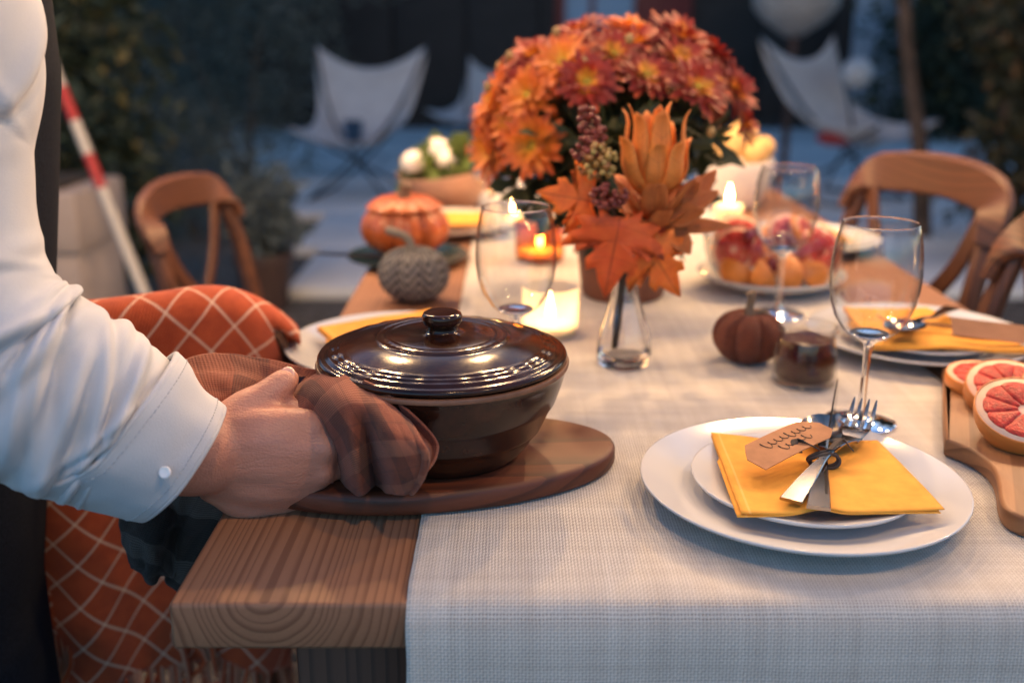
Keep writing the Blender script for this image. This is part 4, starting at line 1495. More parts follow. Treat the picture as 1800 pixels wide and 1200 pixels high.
heads = []
for sd in range(3):
    vf_, uv_ = head_vf(40 + sd)
    for m_ in (M_mred, M_mora):
        heads.append((vf_, uv_, m_, []))
dv = ball((0, 0, .003), (.0065, .0065, .004), 12, 6)
dsrc = []
dome_c, dome_r = Vector((-.022, .012, .238)), Vector((.165, .150, .120))
N_ = 56
cnt = 0
for i in range(N_):
    zf = 1 - (i + .5) / N_ * 1.35
    el = math.asin(max(-1, min(1, zf)))
    az = i * 2.39996 + .4
    d = Vector((math.cos(el) * math.cos(az), math.cos(el) * math.sin(az), math.sin(el)))
    lo = -.30 if d.x < -.55 else (.36 if d.y < -.45 else (.02 if d.x > .4 else -.05))
    if d.z < lo:
        continue
    if random.random() < .06:
        continue
    left = d.x < -.45 + .25 * random.random() and d.z < .55
    hi = (cnt % 3) * 2 + (1 if left or random.random() < .08 else 0)
    vf_, uv_, m_, store = heads[hi]
    if not store:
        o = put('flower', vf_, m_, mum, uv=uv_, sharp=None); store.append(o)
    else:
        o = share(store[0], 'flower', mum)
    rr = random.uniform(.90, 1.10)
    p = dome_c + Vector((d.x * dome_r.x, d.y * dome_r.y, d.z * dome_r.z)) * rr
    face = (d + Vector((random.uniform(-.3, .3), random.uniform(-.45, .05), random.uniform(0, .5)))).normalized()
    sc_ = random.uniform(.95, 1.28)
    o.matrix_local = Matrix.Translation(p) @ face.to_track_quat('Z', 'Y').to_matrix().to_4x4() @ Matrix.Rotation(random.uniform(0, 6), 4, 'Z') @ Matrix.Scale(sc_, 4)
    if not dsrc:
        c_ = put('flower_centre', dv, M_mdisc, o, sharp=None); dsrc.append(c_)
    else:
        c_ = dsrc[0].copy(); c_.name = 'flower_centre'; COL.objects.link(c_); c_.parent = o
    cnt += 1
# buds, stalks and leaves
bud = ball((0, 0, 0), (.0055, .0055, .007), 10, 7)
M_bud = mat('pale_bud', (.30, .18, .06), .6, var=.3, vscale=120)
bs = None
for k in range(13):
    az = random.uniform(0, 6.28); el = random.uniform(.0, 1.2)
    d = Vector((math.cos(el) * math.cos(az), math.cos(el) * math.sin(az), math.sin(el)))
    p = dome_c + Vector((d.x * dome_r.x, d.y * dome_r.y, d.z * dome_r.z)) * 1.18
    o = put('bud', bud, M_bud, mum) if bs is None else share(bs, 'bud', mum)
    bs = bs or o
    o.location = p
st = []
for k in range(40):
    az = random.uniform(0, 6.28); el = random.uniform(.05, 1.4)
    d = Vector((math.cos(el) * math.cos(az), math.cos(el) * math.sin(az), math.sin(el)))
    p = dome_c + Vector((d.x * dome_r.x, d.y * dome_r.y, d.z * dome_r.z)) * 1.0
    st.append(tube([(d.x * .03, d.y * .03, .09), (p.x * .45, p.y * .45, .09 + (p.z - .09) * .5), tuple(p)], .0018, 5, res=7))
put('stalk', join(*st), mat('green_stalk', (.05, .075, .025), .6, var=.3), mum)
lf = put('foliage', leaves([((-.02, .0, .205), (.13, .12, .085), 720), ((-.02, .0, .14), (.085, .08, .05), 260)], .042, .55, .5, 21), leafmat('dark_green_leaves', [(.018, .028, .010), (.035, .05, .018), (.025, .035, .013), (.06, .07, .025)]), mum, smooth=False)
lf['kind'] = 'stuff'

# ================================================================== BUD VASE WITH AUTUMN SPRAY
vx, vy = .128, 1.118
bv = thing('bud_vase', 'slender twisted clear glass bud vase holding the autumn spray', 'vase', (vx, vy, RZ))


def flute(r, z, a):
    k = min(1, max(0, (z - .012) / .02)) * min(1, max(0, (.12 - z) / .05))
    return r * (1 + .05 * k * math.cos(a * 9 + z * 45)), z


vo = [(0, 0), (.026, 0), (.0292, .002), (.0305, .008), (.0312, .016), (.0300, .028), (.0260, .044), (.0205, .062), (.0160, .080), (.0130, .098), (.0118, .115), (.0124, .132), (.0140, .144)]
vi = [(.0128, .1445), (.0110, .132), (.0103, .115), (.0112, .098), (.0140, .080), (.0182, .062), (.0236, .044), (.0274, .028), (.0284, .018), (.026, .013), (0, .012)]
put('glass', lathe(vo + vi, 72, flute), M_sg, bv, sharp=None)

sp = thing('autumn_spray', 'artificial autumn spray of orange maple leaves, berries and a leafy bloom', 'flower', (0, 0, 0))
M_stem = mat('dark_wrapped_stem', (.035, .022, .014), .7, var=.3)
VY = vy


def vp(px, py, dy=0.0):
    return aty(px, py, VY + dy)


foot = Vector((vx - .012, vy, RZ + .018)); neck = Vector((vx + .003, vy, RZ + .140))
crown = vp(1148, 345)
put('stem', join(tube([foot, neck.lerp(foot, .5) + Vector((-.003, 0, 0)), neck, neck.lerp(crown, .5), crown], [.0032, .0034, .0032, .003, .003], 8, res=22),
                 tube([foot + Vector((.004, .002, .0)), neck + Vector((-.003, 0, 0)), vp(1085, 385), vp(1050, 300), vp(1036, 215)], [.002, .0018, .0015, .0013, .001], 6, res=20),
                 tube([foot + Vector((-.002, -.002, .0)), neck + Vector((.003, 0, 0)), vp(1160, 400), vp(1215, 370)], [.002, .0018, .0015, .001], 6, res=16)), M_stem, sp)


def leaf_mat(name, a, b):
    t = NT(name)
    x, y, z = t.sep(t.coord('UV'))
    n1 = t.noise(t.coord('UV'), 4, 4)
    c = t.ramp(n1, [(.3, a), (.7, b)])
    vein = t.math('LESS_THAN', t.math('ABSOLUTE', t.math('SUBTRACT', t.math('FRACT', t.math('MULTIPLY_ADD', t.math('ABSOLUTE', x), -1.0, t.math('MULTIPLY', y, 5))), .5)), .045)
    mid = t.math('LESS_THAN', t.math('ABSOLUTE', x), .014)
    v = t.math('MAXIMUM', t.math('MULTIPLY', vein, .4), mid)
    c = t.mix(t.math('MULTIPLY', v, .55), c, tuple(q_ * .5 for q_ in a))
    t.l(c, t.b.inputs['Base Color']); t.set(Roughness=.6)
    t.bump(v, .3, .0008)
    tl = t.n('ShaderNodeBsdfTranslucent'); t.l(c, tl.inputs[0])
    mx = t.n('ShaderNodeMixShader'); mx.inputs[0].default_value = .2
    t.l(t.b.outputs[0], mx.inputs[1]); t.l(tl.outputs[0], mx.inputs[2]); t.l(mx.outputs[0], t.out.inputs['Surface'])
    return t.m


M_maple = leaf_mat('orange_maple_leaf', (.72, .13, .014), (.80, .22, .026))
M_maple2 = leaf_mat('red_orange_leaf', (.66, .085, .018), (.76, .145, .024))
M_brown = leaf_mat('brown_orange_leaf', (.42, .11, .026), (.58, .18, .04))
half = [(0.0, 0.0), (.10, .02), (.27, -.10), (.25, .05), (.40, .03), (.52, .08), (.42, .19), (.56, .28), (.64, .46), (.48, .40), (.45, .50), (.26, .36), (.23, .46), (.32, .56), (.29, .70), (.18, .66), (.12, .82), (0.0, 1.02)]
mo = half + [(-x, y) for x, y in half[-2:0:-1]]


def maple(center_px, tip_px, size, face, mt, curl=.18, dy=0.0, dyt=0.0):
    b = vp(*center_px, dy); e = vp(*tip_px, dy + dyt)
    up = (e - b).normalized()
    nrm = Vector(face); nrm = (nrm - up * nrm.dot(up)).normalized()
    sd = up.cross(nrm)
    V, Fc, UV = [], [], []
    C = (0, .30)
    for s in (1.0, .66, .33):
        for (x, y) in mo:
            x2, y2 = C[0] + (x - C[0]) * s, C[1] + (y - C[1]) * s
            h = -curl * (x2 * x2 * .9 + (y2 - .3) ** 2 * .5) + .05 * abs(x2) ** .7 + .03 * math.sin(y2 * 7 + x2 * 5)
            V.append(tuple(b + (sd * x2 + up * y2 + nrm * h) * size)); UV.append((x2, y2))
    V.append(tuple(b + (up * C[1]) * size)); UV.append(C)
    n = len(mo)
    for i in range(2):
        for j in range(n):
            k = (j + 1) % n
            Fc.append((i * n + j, i * n + k, (i + 1) * n + k, (i + 1) * n + j))
    for j in range(n):
        Fc.append((2 * n + j, 2 * n + (j + 1) % n, 3 * n))
    return put('maple_leaf', (V, Fc), mt, sp, uv=UV, solid=.0005, sharp=None)


maple((1046, 355), (950, 338), .064, (-.1, -1, .25), M_maple, dy=-.01)
maple((1090, 380), (1066, 510), .090, (.05, -1, .15), M_maple2, dy=-.035)
maple((1136, 428), (1196, 520), .072, (.2, -1, .2), M_maple, dy=-.02)
maple((1132, 425), (1215, 335), .066, (.35, -.8, .6), M_maple2, dy=.0)


def blade(base, tip, w, face, mt, cup=.35, bend=.15, name='leaf'):
    base, tip = Vector(base), Vector(tip)
    d = tip - base; L = d.length; d.normalize()
    nr = Vector(face); nr = (nr - d * nr.dot(d)).normalized()
    sd = d.cross(nr)
    n, m = 10, 5
    P = np.zeros((n, m, 3)); UV = np.zeros((n, m, 2))
    for i in range(n):
        f = i / (n - 1)
        ww = w * math.sin(math.pi * min(.985, .08 + f * .92)) ** .7 * (1 - .15 * f)
        for j in range(m):
            q_ = (j / (m - 1) - .5)
            p = base + d * (L * f) + sd * (ww * q_ * 1.0) + nr * (cup * ww * (q_ * q_ * 4) * .5 + bend * L * (math.sin(f * math.pi) * -.5 + f * f * .35))
            P[i, j] = p; UV[i, j] = (q_, f)
    return put(name, grid_vf(P), mt, sp, uv=UV, solid=.0006, sharp=None)


# leafy bloom
M_bloom = leaf_mat('orange_bloom_petal', (.62, .18, .028), (.78, .28, .05))


def bloom_petal(base, az, L, w, tilts, mt, name='petal'):
    """spoon-shaped petal rising from `base`; tilts = lean from the axis along its length"""
    n, m = 14, 7
    out = Vector((math.cos(az), math.sin(az), 0)); side = Vector((-math.sin(az), math.cos(az), 0))
    T = catmull([(a, 0, 0) for a in tilts], n)[:, 0]
    p = Vector(base)
    P = np.zeros((n, m, 3)); UV = np.zeros((n, m, 2))
    for i in range(n):
        f = i / (n - 1)
        th = rad(T[i])
        d = out * math.sin(th) + Vector((0, 0, 1)) * math.cos(th)
        nr = out * -math.cos(th) + Vector((0, 0, 1)) * math.sin(th)
        ww = w * (.30 + .70 * math.sin(math.pi * min(1, f * .80 + .12)) ** .8) * (1 if f < .86 else math.sqrt(max(.02, 1 - ((f - .86) / .14) ** 2)))
        for j in range(m):
            q_ = j / (m - 1) - .5
            P[i, j] = p + side * (ww * q_) + nr * (ww * .9 * q_ * q_ * (1.5 - f)); UV[i, j] = (q_, f)
        p = p + d * (L / (n - 1))
    return put(name, grid_vf(P), mt, sp, uv=UV, solid=.0004, sharp=None)


rb_ = random.Random(5)
cr = vp(1146, 352)
for n_, L_p, w_p, tl_p, dz_, mt_, ph in ((7, .084, .030, (76, 52, 14, 0, 56), .002, M_bloom, .2), (6, .096, .026, (56, 34, 8, -2, 44), .006, M_bloom, .7), (4, .094, .018, (26, 16, 6, 2, 34), .008, M_bloom, .1), (6, .068, .030, (80, 58, 30, 24, 60), -.020, M_brown, .5), (5, .054, .028, (88, 70, 50, 50, 80), -.032, M_brown, .0)):
    for k in range(n_):
        j_ = lambda a: a * rb_.uniform(.9, 1.1)
        bloom_petal(cr + Vector((0, 0, dz_)), 2 * math.pi * (k + ph + rb_.uniform(-.15, .15)) / n_, j_(L_p), j_(w_p), [t_ + rb_.uniform(-7, 7) for t_ in tl_p], mt_)
for (bx, by, tx, ty, dyb, dyt, w) in ((1165, 395, 1285, 398, .0, -.01, .020), (1175, 380, 1262, 338, .0, .02, .026), (1180, 400, 1212, 448, .0, -.02, .026), (1200, 370, 1258, 300, .01, .03, .024), (1170, 385, 1240, 372, .0, -.02, .028), (1195, 360, 1230, 318, .0, .0, .026)):
    blade(vp(bx, by, dyb), vp(tx, ty, dyt), w, (.1, -1, .5), M_brown, .4, .12, 'leaf')
M_bg = leafmat('gold_green_berries', [(.30, .20, .045), (.42, .30, .09), (.26, .15, .03), (.34, .11, .03)], .35, 0)
M_br = leafmat('dark_red_berries', [(.16, .025, .018), (.24, .04, .022), (.12, .018, .014)], .35, 0)


def berries(c, r, n, mt, seed, br=.0034):
    rr = random.Random(seed)
    parts = []
    for k in range(n):
        d = Vector((rr.gauss(0, 1), rr.gauss(0, 1), rr.gauss(0, 1))).normalized()
        p = Vector(c) + Vector((d.x * r[0], d.y * r[1], d.z * r[2])) * rr.uniform(.75, 1.0)
        parts.append(ball(p, br * rr.uniform(.8, 1.15), 9, 6))
        parts.append(tube([Vector(c), p], .0005, 4))
    return put('berry_cluster', join(*parts), mt, sp, sharp=None)


berries(vp(1050, 288, -.03), (.021, .018, .020), 60, M_bg, 1)
berries(vp(1030, 262, -.025), (.016, .014, .013), 34, M_br, 2)
berries(vp(1070, 345, -.045), (.021, .014, .015), 60, M_br, 3, .003)
berries(vp(1034, 215, -.01), (.012, .010, .017), 30, M_br, 4)
berries(vp(1052, 238, -.01), (.008, .008, .010), 16, M_br, 5)

# ================================================================== FAR END: salad bowl, bread
sb = thing('salad_bowl', 'pinkish clay bowl of salad with white mozzarella at the far left', 'bowl', (-.135, 2.17, .7535))
M_clay = mat('pink_clay_bowl', (.46, .27, .19), .5, var=.15, vscale=14)
put('bowl', lathe([(0, .0), (.045, .0), (.052, .004), (.085, .040), (.108, .085), (.1085, .088), (.105, .088), (.08, .042), (.05, .012), (0, .01)], 56, lambda r, z, a: (r, z + (.018 * math.cos(a - .6) * (z / .088) if z > .03 else 0))), M_clay, sb, sharp=None)
put('lettuce', leaves([((0, 0, .09), (.075, .075, .032), 260)], .045, .8, .1, 51), leafmat('salad_leaves', [(.10, .16, .03), (.20, .24, .06), (.06, .10, .03), (.14, .20, .05)]), sb, smooth=False)
M_moz = mat('mozzarella', (.82, .74, .64), .35, sss=.2)
M_tom = mat('tomato', (.45, .05, .02), .25)
for (dx, dy, dz, r, m_, nm, lb_) in ((-.020, -.02, .122, .030, M_moz, 'mozzarella_ball', 'largest white mozzarella ball crowning the salad'), (-.068, -.035, .100, .028, M_moz, 'mozzarella_ball', 'white mozzarella ball at the salad bowl rim above the orange pumpkin'), (.002, -.045, .105, .024, M_moz, 'mozzarella_ball', 'small white mozzarella ball below the crowning one in the salad'), (.045, -.01, .112, .020, M_tom, 'tomato', 'red tomato next to the small mozzarella ball in the salad'), (.065, .015, .112, .018, M_tom, 'tomato', 'small red tomato by the salad bowl rim on the wine glass side'), (.02, .03, .115, .02, M_tom, 'tomato', 'red tomato behind the mozzarella in the salad bowl')):
    o = put(nm, ball((0, 0, 0), (r, r, r * .92), 16, 10), m_, sharp=None, loc=(-.135 + dx, 2.17 + dy, .7535 + dz))
    tag(o, lb_, 'cheese' if nm[0] == 'm' else 'tomato', 'salad pieces in the clay bowl')
bb = thing('bread_bowl', 'white bowl of bread at the far right behind the candle', 'bowl', (.475, 2.20, .7535))
put('bowl', lathe([(0, 0), (.05, 0), (.056, .004), (.075, .05), (.082, .098), (.0815, .1), (.079, .099), (.07, .05), (.05, .012), (0, .01)], 48), mat('matte_white_bowl', (.72, .66, .60), .5), bb, sharp=None)
M_bread = mat('pale_crust', (.58, .36, .13), .7, var=.25, vscale=30, bump=.5, bscale=90, bdist=.004)
for (a, b, r, lab) in (((-.06, -.02, .085), (.042, .015, .172), .032, 'pale long bread loaf sticking up out of the white bowl'), ((.015, -.03, .10), (.075, -.01, .138), .026, 'round golden bread roll on the rim of the white bowl'), ((-.03, .03, .06), (-.02, .04, .15), .028, 'bread roll behind the long loaf in the white bowl')):
    A_, B_ = Vector(a), Vector(b)
    o = put('bread_loaf', tube([A_, A_.lerp(B_, .12), A_.lerp(B_, .5), A_.lerp(B_, .85), B_], [r * .3, r * .85, r, r * .8, r * .2], 16, res=18), M_bread, sharp=None, loc=(.475, 2.20, .7535))
    tag(o, lab, 'bread')

# ================================================================== FESTOON LIGHTS hung over the table
M_bulb = emit('warm_bulb', (1.0, .60, .27), BULB)
M_cable = mat('black_cable', (.01, .01, .01), .6)
M_fpost = wood('festoon_post', (.06, .03, .018), (.12, .065, .04), 'Z', 100, (.2, .1))
bulb_v = lathe([(0, -.085), (.012, -.083), (.026, -.070), (.031, -.055), (.027, -.036), (.015, -.018), (.012, -.012), (0, -.012)], 16)
sock_v = lathe([(0, -.014), (.014, -.014), (.015, .012), (.008, .018), (0, .018)], 14)


def festoon(label, A, B, sag, bulbs, power=1.0):
    mb = M_bulb if power == 1.0 else emit('warm_bulb_dim', (1.0, .60, .27), BULB * power)
    t = thing('festoon_lights', label, 'string lights', (0, 0, 0), 0, 'warm bulb strings over the table')
    A, B = Vector(A), Vector(B)

    def at(f):
        p = A.lerp(B, f); p.z -= sag * 4 * f * (1 - f)
        return p
    put('cable', tube([at(k / 30) for k in range(31)], .004, 6), M_cable, t)
    for s, p in enumerate((A, B)):
        put('post', tube([(p.x, p.y, 0), (p.x, p.y, p.z + .02)], .03, 10), M_fpost, t)
    for f in bulbs:
        p = at(f)
        s_ = put('socket', sock_v, M_cable, t, loc=(p.x, p.y, p.z - .02))
        put('bulb', bulb_v, mb, s_)
    return t


for a in FESTOONS:
    festoon(*a)

# ================================================================== PLAID BLANKET on the near chair
def blanket_mat():
    t = NT('orange_plaid_wool')
    uv = t.coord('UV')
    x, y, z = t.sep(uv)
    a = t.math('MULTIPLY', t.math('ADD', x, y), 20.5); b = t.math('MULTIPLY', t.math('SUBTRACT', x, y), 17.5)

    def line(p, w):
        d = t.math('ABSOLUTE', t.math('SUBTRACT', t.math('FRACT', p), .5))
        return t.ramp(d, [(w, (1, 1, 1)), (w + .035, (0, 0, 0))])
    la, lb = line(a, .022), line(t.math('ADD', b, .3), .022)
    s = t.math('MULTIPLY_ADD', la, .5, t.math('MULTIPLY', lb, .5))
    tw = t.math('SINE', t.math('MULTIPLY', t.math('ADD', x, t.math('MULTIPLY', y, .4)), 1700))
    nz = t.noise(uv, 60, 4)
    base = t.ramp(nz, [(.3, (.33, .046, .012)), (.7, (.44, .072, .018))])
    c = t.mix(t.math('MINIMUM', t.math('MULTIPLY', s, 1.15), .72), base, (.74, .56, .42))
    t.l(c, t.b.inputs['Base Color']); t.set(Roughness=.95)
    t.b.inputs['Sheen Weight'].default_value = .1
    t.bump(t.math('ADD', t.math('MULTIPLY', tw, .3), t.noise(uv, 500, 3)), .5, .0012)
    return t.m


M_blk = blanket_mat()
M_fr = leafmat('orange_wool_fringe', [(.42, .06, .014), (.34, .05, .012), (.52, .10, .03), (.45, .25, .16), (.30, .04, .01)], .95, 0)
bl = thing('plaid_blanket', 'orange plaid wool blanket with fringe draped over the near chair back', 'blanket', (0, 0, 0))
cA, cB = Vector((-.680, 1.02, 0)), Vector((-.268, 1.188, 0))
cd = (cB - cA).normalized(); cn = Vector((cd.y, -cd.x, 0))        # toward the camera
bowc = -cn
nS, n1, n2 = 64, 46, 60
rows, uvs = [], []
Ttot = []


def crest_z(s):
    return .856 - .070 * max(0, (s - .72) / .28) ** 2.2 - .03 * max(0, (.2 - s) / .2) ** 2


SEQ = [('b', k) for k in np.linspace(.36, .0, n1)] + [('t', k) for k in np.linspace(0, 1, 9)[1:-1]] + [('f', k) for k in np.linspace(0, .41, n2)]
prevp = None
for si in range(nS):
    s = si / (nS - 1)
    row, ru = [], []
    L = 0; last = None
    cz = crest_z(s)
    for kind, k in SEQ:
        base = cA + cd * ((cB - cA).length * s)
        bow = .028 + .088 * (1 - (2 * s - 1) ** 2)
        th = .034
        if kind == 'b':
            d = -th * .8 - .02 * k; z = cz - k - .02
            wv = .016 * min(1, k * 5) * math.sin(s * 19 + 1)
        elif kind == 't':
            a = math.pi * k
            d = -th * .8 * math.cos(a); z = cz - .02 + .022 * math.sin(a)
            wv = 0
        else:
            d = th * .8 + .05 * k; z = cz - k - .02
            fold = min(1, max(0, (k - .05) * 4))
            wv = fold * (.012 * math.sin(s * 15 + .6 + k * 2) + .006 * math.sin(s * 27 + 2 + k * 3)) + .006 * noise.noise(Vector((s * 6, k * 9, 1)))
        # blanket narrows a little as it hangs, and wraps round the chair end
        wrap = .035 * max(0, (s - .86) / .14) ** 2
        gather = (1 - .16 * min(1, k * 2)) if kind == 'f' else 1.0
        p = cA + cd * ((cB - cA).length * (.46 + (s - .46) * gather)) + cn * (d + wv - wrap * (1 if kind == 'f' else -.3)) + cn * bow * (1 if kind != 'f' else max(.35, 1 - k * 1.6))
        p.z = z - (.05 * s * min(1, k * 2) * (1 if kind == 'f' else 0))
        if last is not None:
            L += (p - last).length
        last = p.copy()
        row.append(tuple(p)); ru.append((s * (cB - cA).length * 1.1, L))
    rows.append(row); uvs.append(ru)
PB = np.array(rows)
put('blanket_cloth', grid_vf(PB), M_blk, bl, uv=np.array(uvs), solid=.005, sharp=None)
tas = []
for v_ in range(4):
    r_ = random.Random(v_)
    tas.append(tube([(0, 0, 0), (r_.uniform(-.008, .008), r_.uniform(-.006, .006), -.035), (r_.uniform(-.015, .015), r_.uniform(-.01, .01), -.07), (r_.uniform(-.02, .02), r_.uniform(-.012, .012), -.105)], [.0035, .0045, .004, .002], 6, res=10))
tsrc = [None] * 4
for e, col_i in ((0, -1), (1, 0)):
    for k in range(46):
        p = PB[int(k / 45 * (nS - 1)), col_i]
        i = k % 4
        if tsrc[i] is None:
            o = put('tassel', tas[i], M_fr, bl); tsrc[i] = o
        else:
            o = share(tsrc[i], 'tassel', bl)
        o.location = (p[0], p[1], p[2] + .004)
        o.rotation_euler = (random.uniform(-.15, .15), random.uniform(-.15, .15), random.uniform(0, 6))

# ================================================================== PERSON at the left end
man = thing('person', 'person in white shirt and dark apron setting down the casserole', 'person', (0, 0, 0))


def skin_mat():
    t = NT('skin')
    co = t.coord()
    n1 = t.noise(co, 22, 4); n2 = t.noise(co, 130, 4)
    c = t.ramp(n1, [(.3, (.44, .185, .125)), (.7, (.54, .250, .175))])
    c = t.mix(t.math('MULTIPLY', n2, .3), c, (.42, .17, .11))
    v = t.n('ShaderNodeTexVoronoi'); v.inputs['Scale'].default_value = 70; t.l(co, v.inputs['Vector'])
    w = t.n('ShaderNodeTexWhiteNoise'); t.l(v.outputs['Position'], w.inputs['Vector'])
    few = t.math('GREATER_THAN', w.outputs['Value'], .80)
    dot = t.math('LESS_THAN', v.outputs['Distance'], .075)
    c = t.mix(t.math('MULTIPLY', t.math('MULTIPLY', few, dot), .7), c, (.13, .045, .03))
    t.l(c, t.b.inputs['Base Color']); t.set(Roughness=.48)
    t.b.inputs['Subsurface Weight'].default_value = .12
    t.b.inputs['Subsurface Radius'].default_value = (.012, .005, .003)
    t.b.inputs['Subsurface Scale'].default_value = 1.0
    vv = t.n('ShaderNodeTexVoronoi'); vv.inputs['Scale'].default_value = 520; t.l(co, vv.inputs['Vector'])
    cre_ = t.noise(t.map(co, (9, 40, 40), (0, 0, 0), (0, rad(-25), 0)), 3.2, 3, .6, .6)
    cre_ = t.ramp(cre_, [(.44, (1, 1, 1)), (.495, (0, 0, 0)), (.55, (1, 1, 1))])
    hgt = t.math('ADD', t.math('MULTIPLY', vv.outputs['Distance'], .5), t.math('ADD', t.noise(co, 90, 4), t.math('MULTIPLY', cre_, .35)))
    t.bump(hgt, .38, .0014)
    return t.m


M_skin = skin_mat()


def limb(pts, radii, res=None, n=16):
    a = tube(pts, radii, n, True, res or 4 * len(pts))
    return [a, ball(pts[0], radii[0] * .98, 14, 9), ball(pts[-1], radii[-1] * .98, 14, 9)]


SH = Vector((-.455, .775, 1.255)); EL = aty(-55, 575, .692)
wr_ = aty(372, 792, .742)
sk = []
# forearm, slightly flattened toward the wrist
sk += limb([EL, aty(80, 690, .702), aty(215, 752, .715), aty(320, 788, .728), wr_], [.046, .045, .041, .0365, .0345], 20, 20)
# back of the hand: five metacarpals fanning to the knuckles
MC = {'i': aty(548, 752, .752), 'm': aty(566, 784, .747), 'r': aty(560, 826, .748), 'l': aty(535, 860, .756)}
WB = {'i': aty(400, 762, .748), 'm': aty(398, 790, .744), 'r': aty(396, 818, .746), 'l': aty(392, 842, .752)}
for k, (rw, rm, rk) in {'i': (.023, .021, .0155), 'm': (.024, .022, .0160), 'r': (.0235, .0215, .0150), 'l': (.022, .020, .0140)}.items():
    mid = WB[k].lerp(MC[k], .55) + Vector((0, -.002, 0))
    sk += limb([wr_.lerp(WB[k], .7), WB[k], mid, MC[k]], [rw, rw, rm, rk], 16)
for a_, b_ in (('i', 'm'), ('m', 'r'), ('r', 'l')):
    w0, m0 = WB[a_].lerp(WB[b_], .5), MC[a_].lerp(MC[b_], .5)
    sk += limb([w0, w0.lerp(m0, .5) + Vector((0, -.0035, 0)), w0.lerp(m0, .96)], [.0235, .0225, .0165], 12)
sk += limb([aty(470, 712, .776), aty(520, 735, .770), aty(552, 752, .760)], [.014, .0145, .0145], 10)   # web of the thumb
sk += limb([WB['l'], aty(440, 868, .758), aty(500, 868, .762)], [.021, .0225, .018], 10)      # heel of the palm
sk += limb([WB['i'], aty(440, 752, .772), aty(500, 770, .785)], [.022, .0225, .018], 10)      # ball of the thumb
# fingers close under the handle inside the towel
for k, (a, b, c, r) in {'i': ((.030, .030, .004), (.034, .055, .020), (.022, .062, .036), .0095), 'm': ((.028, .034, .000), (.040, .062, .012), (.030, .074, .030), .0098),
                        'r': ((.026, .034, -.004), (.040, .060, .004), (.034, .076, .022), .0092), 'l': ((.022, .028, -.006), (.034, .048, -.002), (.032, .062, .012), .0080)}.items():
    m0 = MC[k]
    sk += limb([m0, m0 + Vector(a), m0 + Vector(b), m0 + Vector(c)], [r * 1.45, r * 1.12, r, r * .85], 16)
# thumb lies on the towel
sk += limb([aty(405, 752, .752), aty(437, 722, .760), aty(470, 697, .768), aty(497, 674, .778), aty(506, 666, .785)], [.0215, .0185, .0140, .0120, .0100], 20)
# rest of the body
HIP = Vector((-.66, .88, .93)); CH = Vector((-.575, .895, 1.22)); NK = Vector((-.575, .895, 1.40)); HD = Vector((-.545, .895, 1.545))
sk += limb([HIP, CH], [.12, .13], 8)
sk += limb([CH + Vector((0, -.10, .0)), SH, aty(-108, 60, .745), aty(-106, 260, .722), aty(-100, 430, .702), EL], [.08, .050, .046, .044, .044, .044], 22)
SL = Vector((-.62, 1.03, 1.30)); ELL = Vector((-.74, 1.10, 1.06)); HL = Vector((-.72, 1.08, .84))
sk += limb([CH + Vector((0, .08, 0)), SL, ELL, HL], [.07, .052, .045, .030], 14)
for k in range(4):
    sk += limb([HL, HL + Vector((.016 - .011 * k, 0, -.05)), HL + Vector((.016 - .011 * k, -.008, -.085)), HL + Vector((.014 - .011 * k, -.022, -.11))], [.013, .010, .009, .007], 10, 10)
sk += limb([HL, HL + Vector((.02, -.02, -.03)), HL + Vector((.03, -.03, -.06))], [.014, .011, .008], 8, 10)
sk += limb([CH, NK, NK.lerp(HD, .5)], [.10, .058, .056], 8)
sk += [ball(HD + Vector((0, 0, .02)), (.095, .076, .115), 24, 16), ball(HD + Vector((.035, 0, -.05)), (.055, .052, .06), 18, 12), ball(HD + Vector((.098, 0, -.005)), (.020, .014, .022), 12, 8)]
for s in (-1, 1):
    sk += [ball(HD + Vector((-.005, s * .077, -.005)), (.018, .010, .032), 10, 8), ball(HD + Vector((.080, s * .032, .018)), (.014, .014, .010), 10, 8)]
    sk += limb([HIP + Vector((0, s * .09, -.04)), Vector((-.63, .88 + s * .10, .5)), Vector((-.65, .88 + s * .11, .10)), Vector((-.58, .88 + s * .12, .04))], [.085, .055, .038, .032], 18)
for k in MC:
    sk.append(ball(MC[k] + Vector((.002, -.0045, .001)), (.0125, .012, .0115), 14, 10))
    sk += limb([WB[k].lerp(MC[k], .25) + Vector((0, -.0195, 0)), WB[k].lerp(MC[k], .6) + Vector((0, -.0185, 0)), MC[k] + Vector((0, -.0105, 0))], [.004, .0042, .005], 12, 10)
remesh('body', sk, .0028, M_skin, man, 9)
# nail on the thumb
tip_ = aty(508, 664, .783)
nl = put('thumbnail', ball((0, 0, 0), (.0064, .0026, .0080), 14, 10), mat('nail', (.60, .34, .27), .22, coat=.4), man, loc=aty(505, 659, .7785), rot=(rad(-50), rad(18), 0))

# ---- shirt
def shirt_mat():
    t = NT('white_cotton_shirt')
    co = t.coord()
    n1 = t.noise(co, 12, 5)
    t.l(t.ramp(n1, [(.3, (.44, .45, .48)), (.7, (.52, .53, .56))]), t.b.inputs['Base Color'])
    t.set(Roughness=.85); t.b.inputs['Sheen Weight'].default_value = .2
    t.bump(t.math('ADD', t.math('MULTIPLY', t.noise(t.map(co, (1, 1, .5)), 14, 2), 2), t.noise(co, 900, 2)), .2, .0018)
    return t.m


M_shirt = shirt_mat()


def ridged(v):
    return 1 - abs(noise.noise(v)) * 2


def billow(v):
    return min(1.0, abs(noise.noise(v)) * 2.4)


def INNER(a):
    return math.cos(a - 0.0) > -2


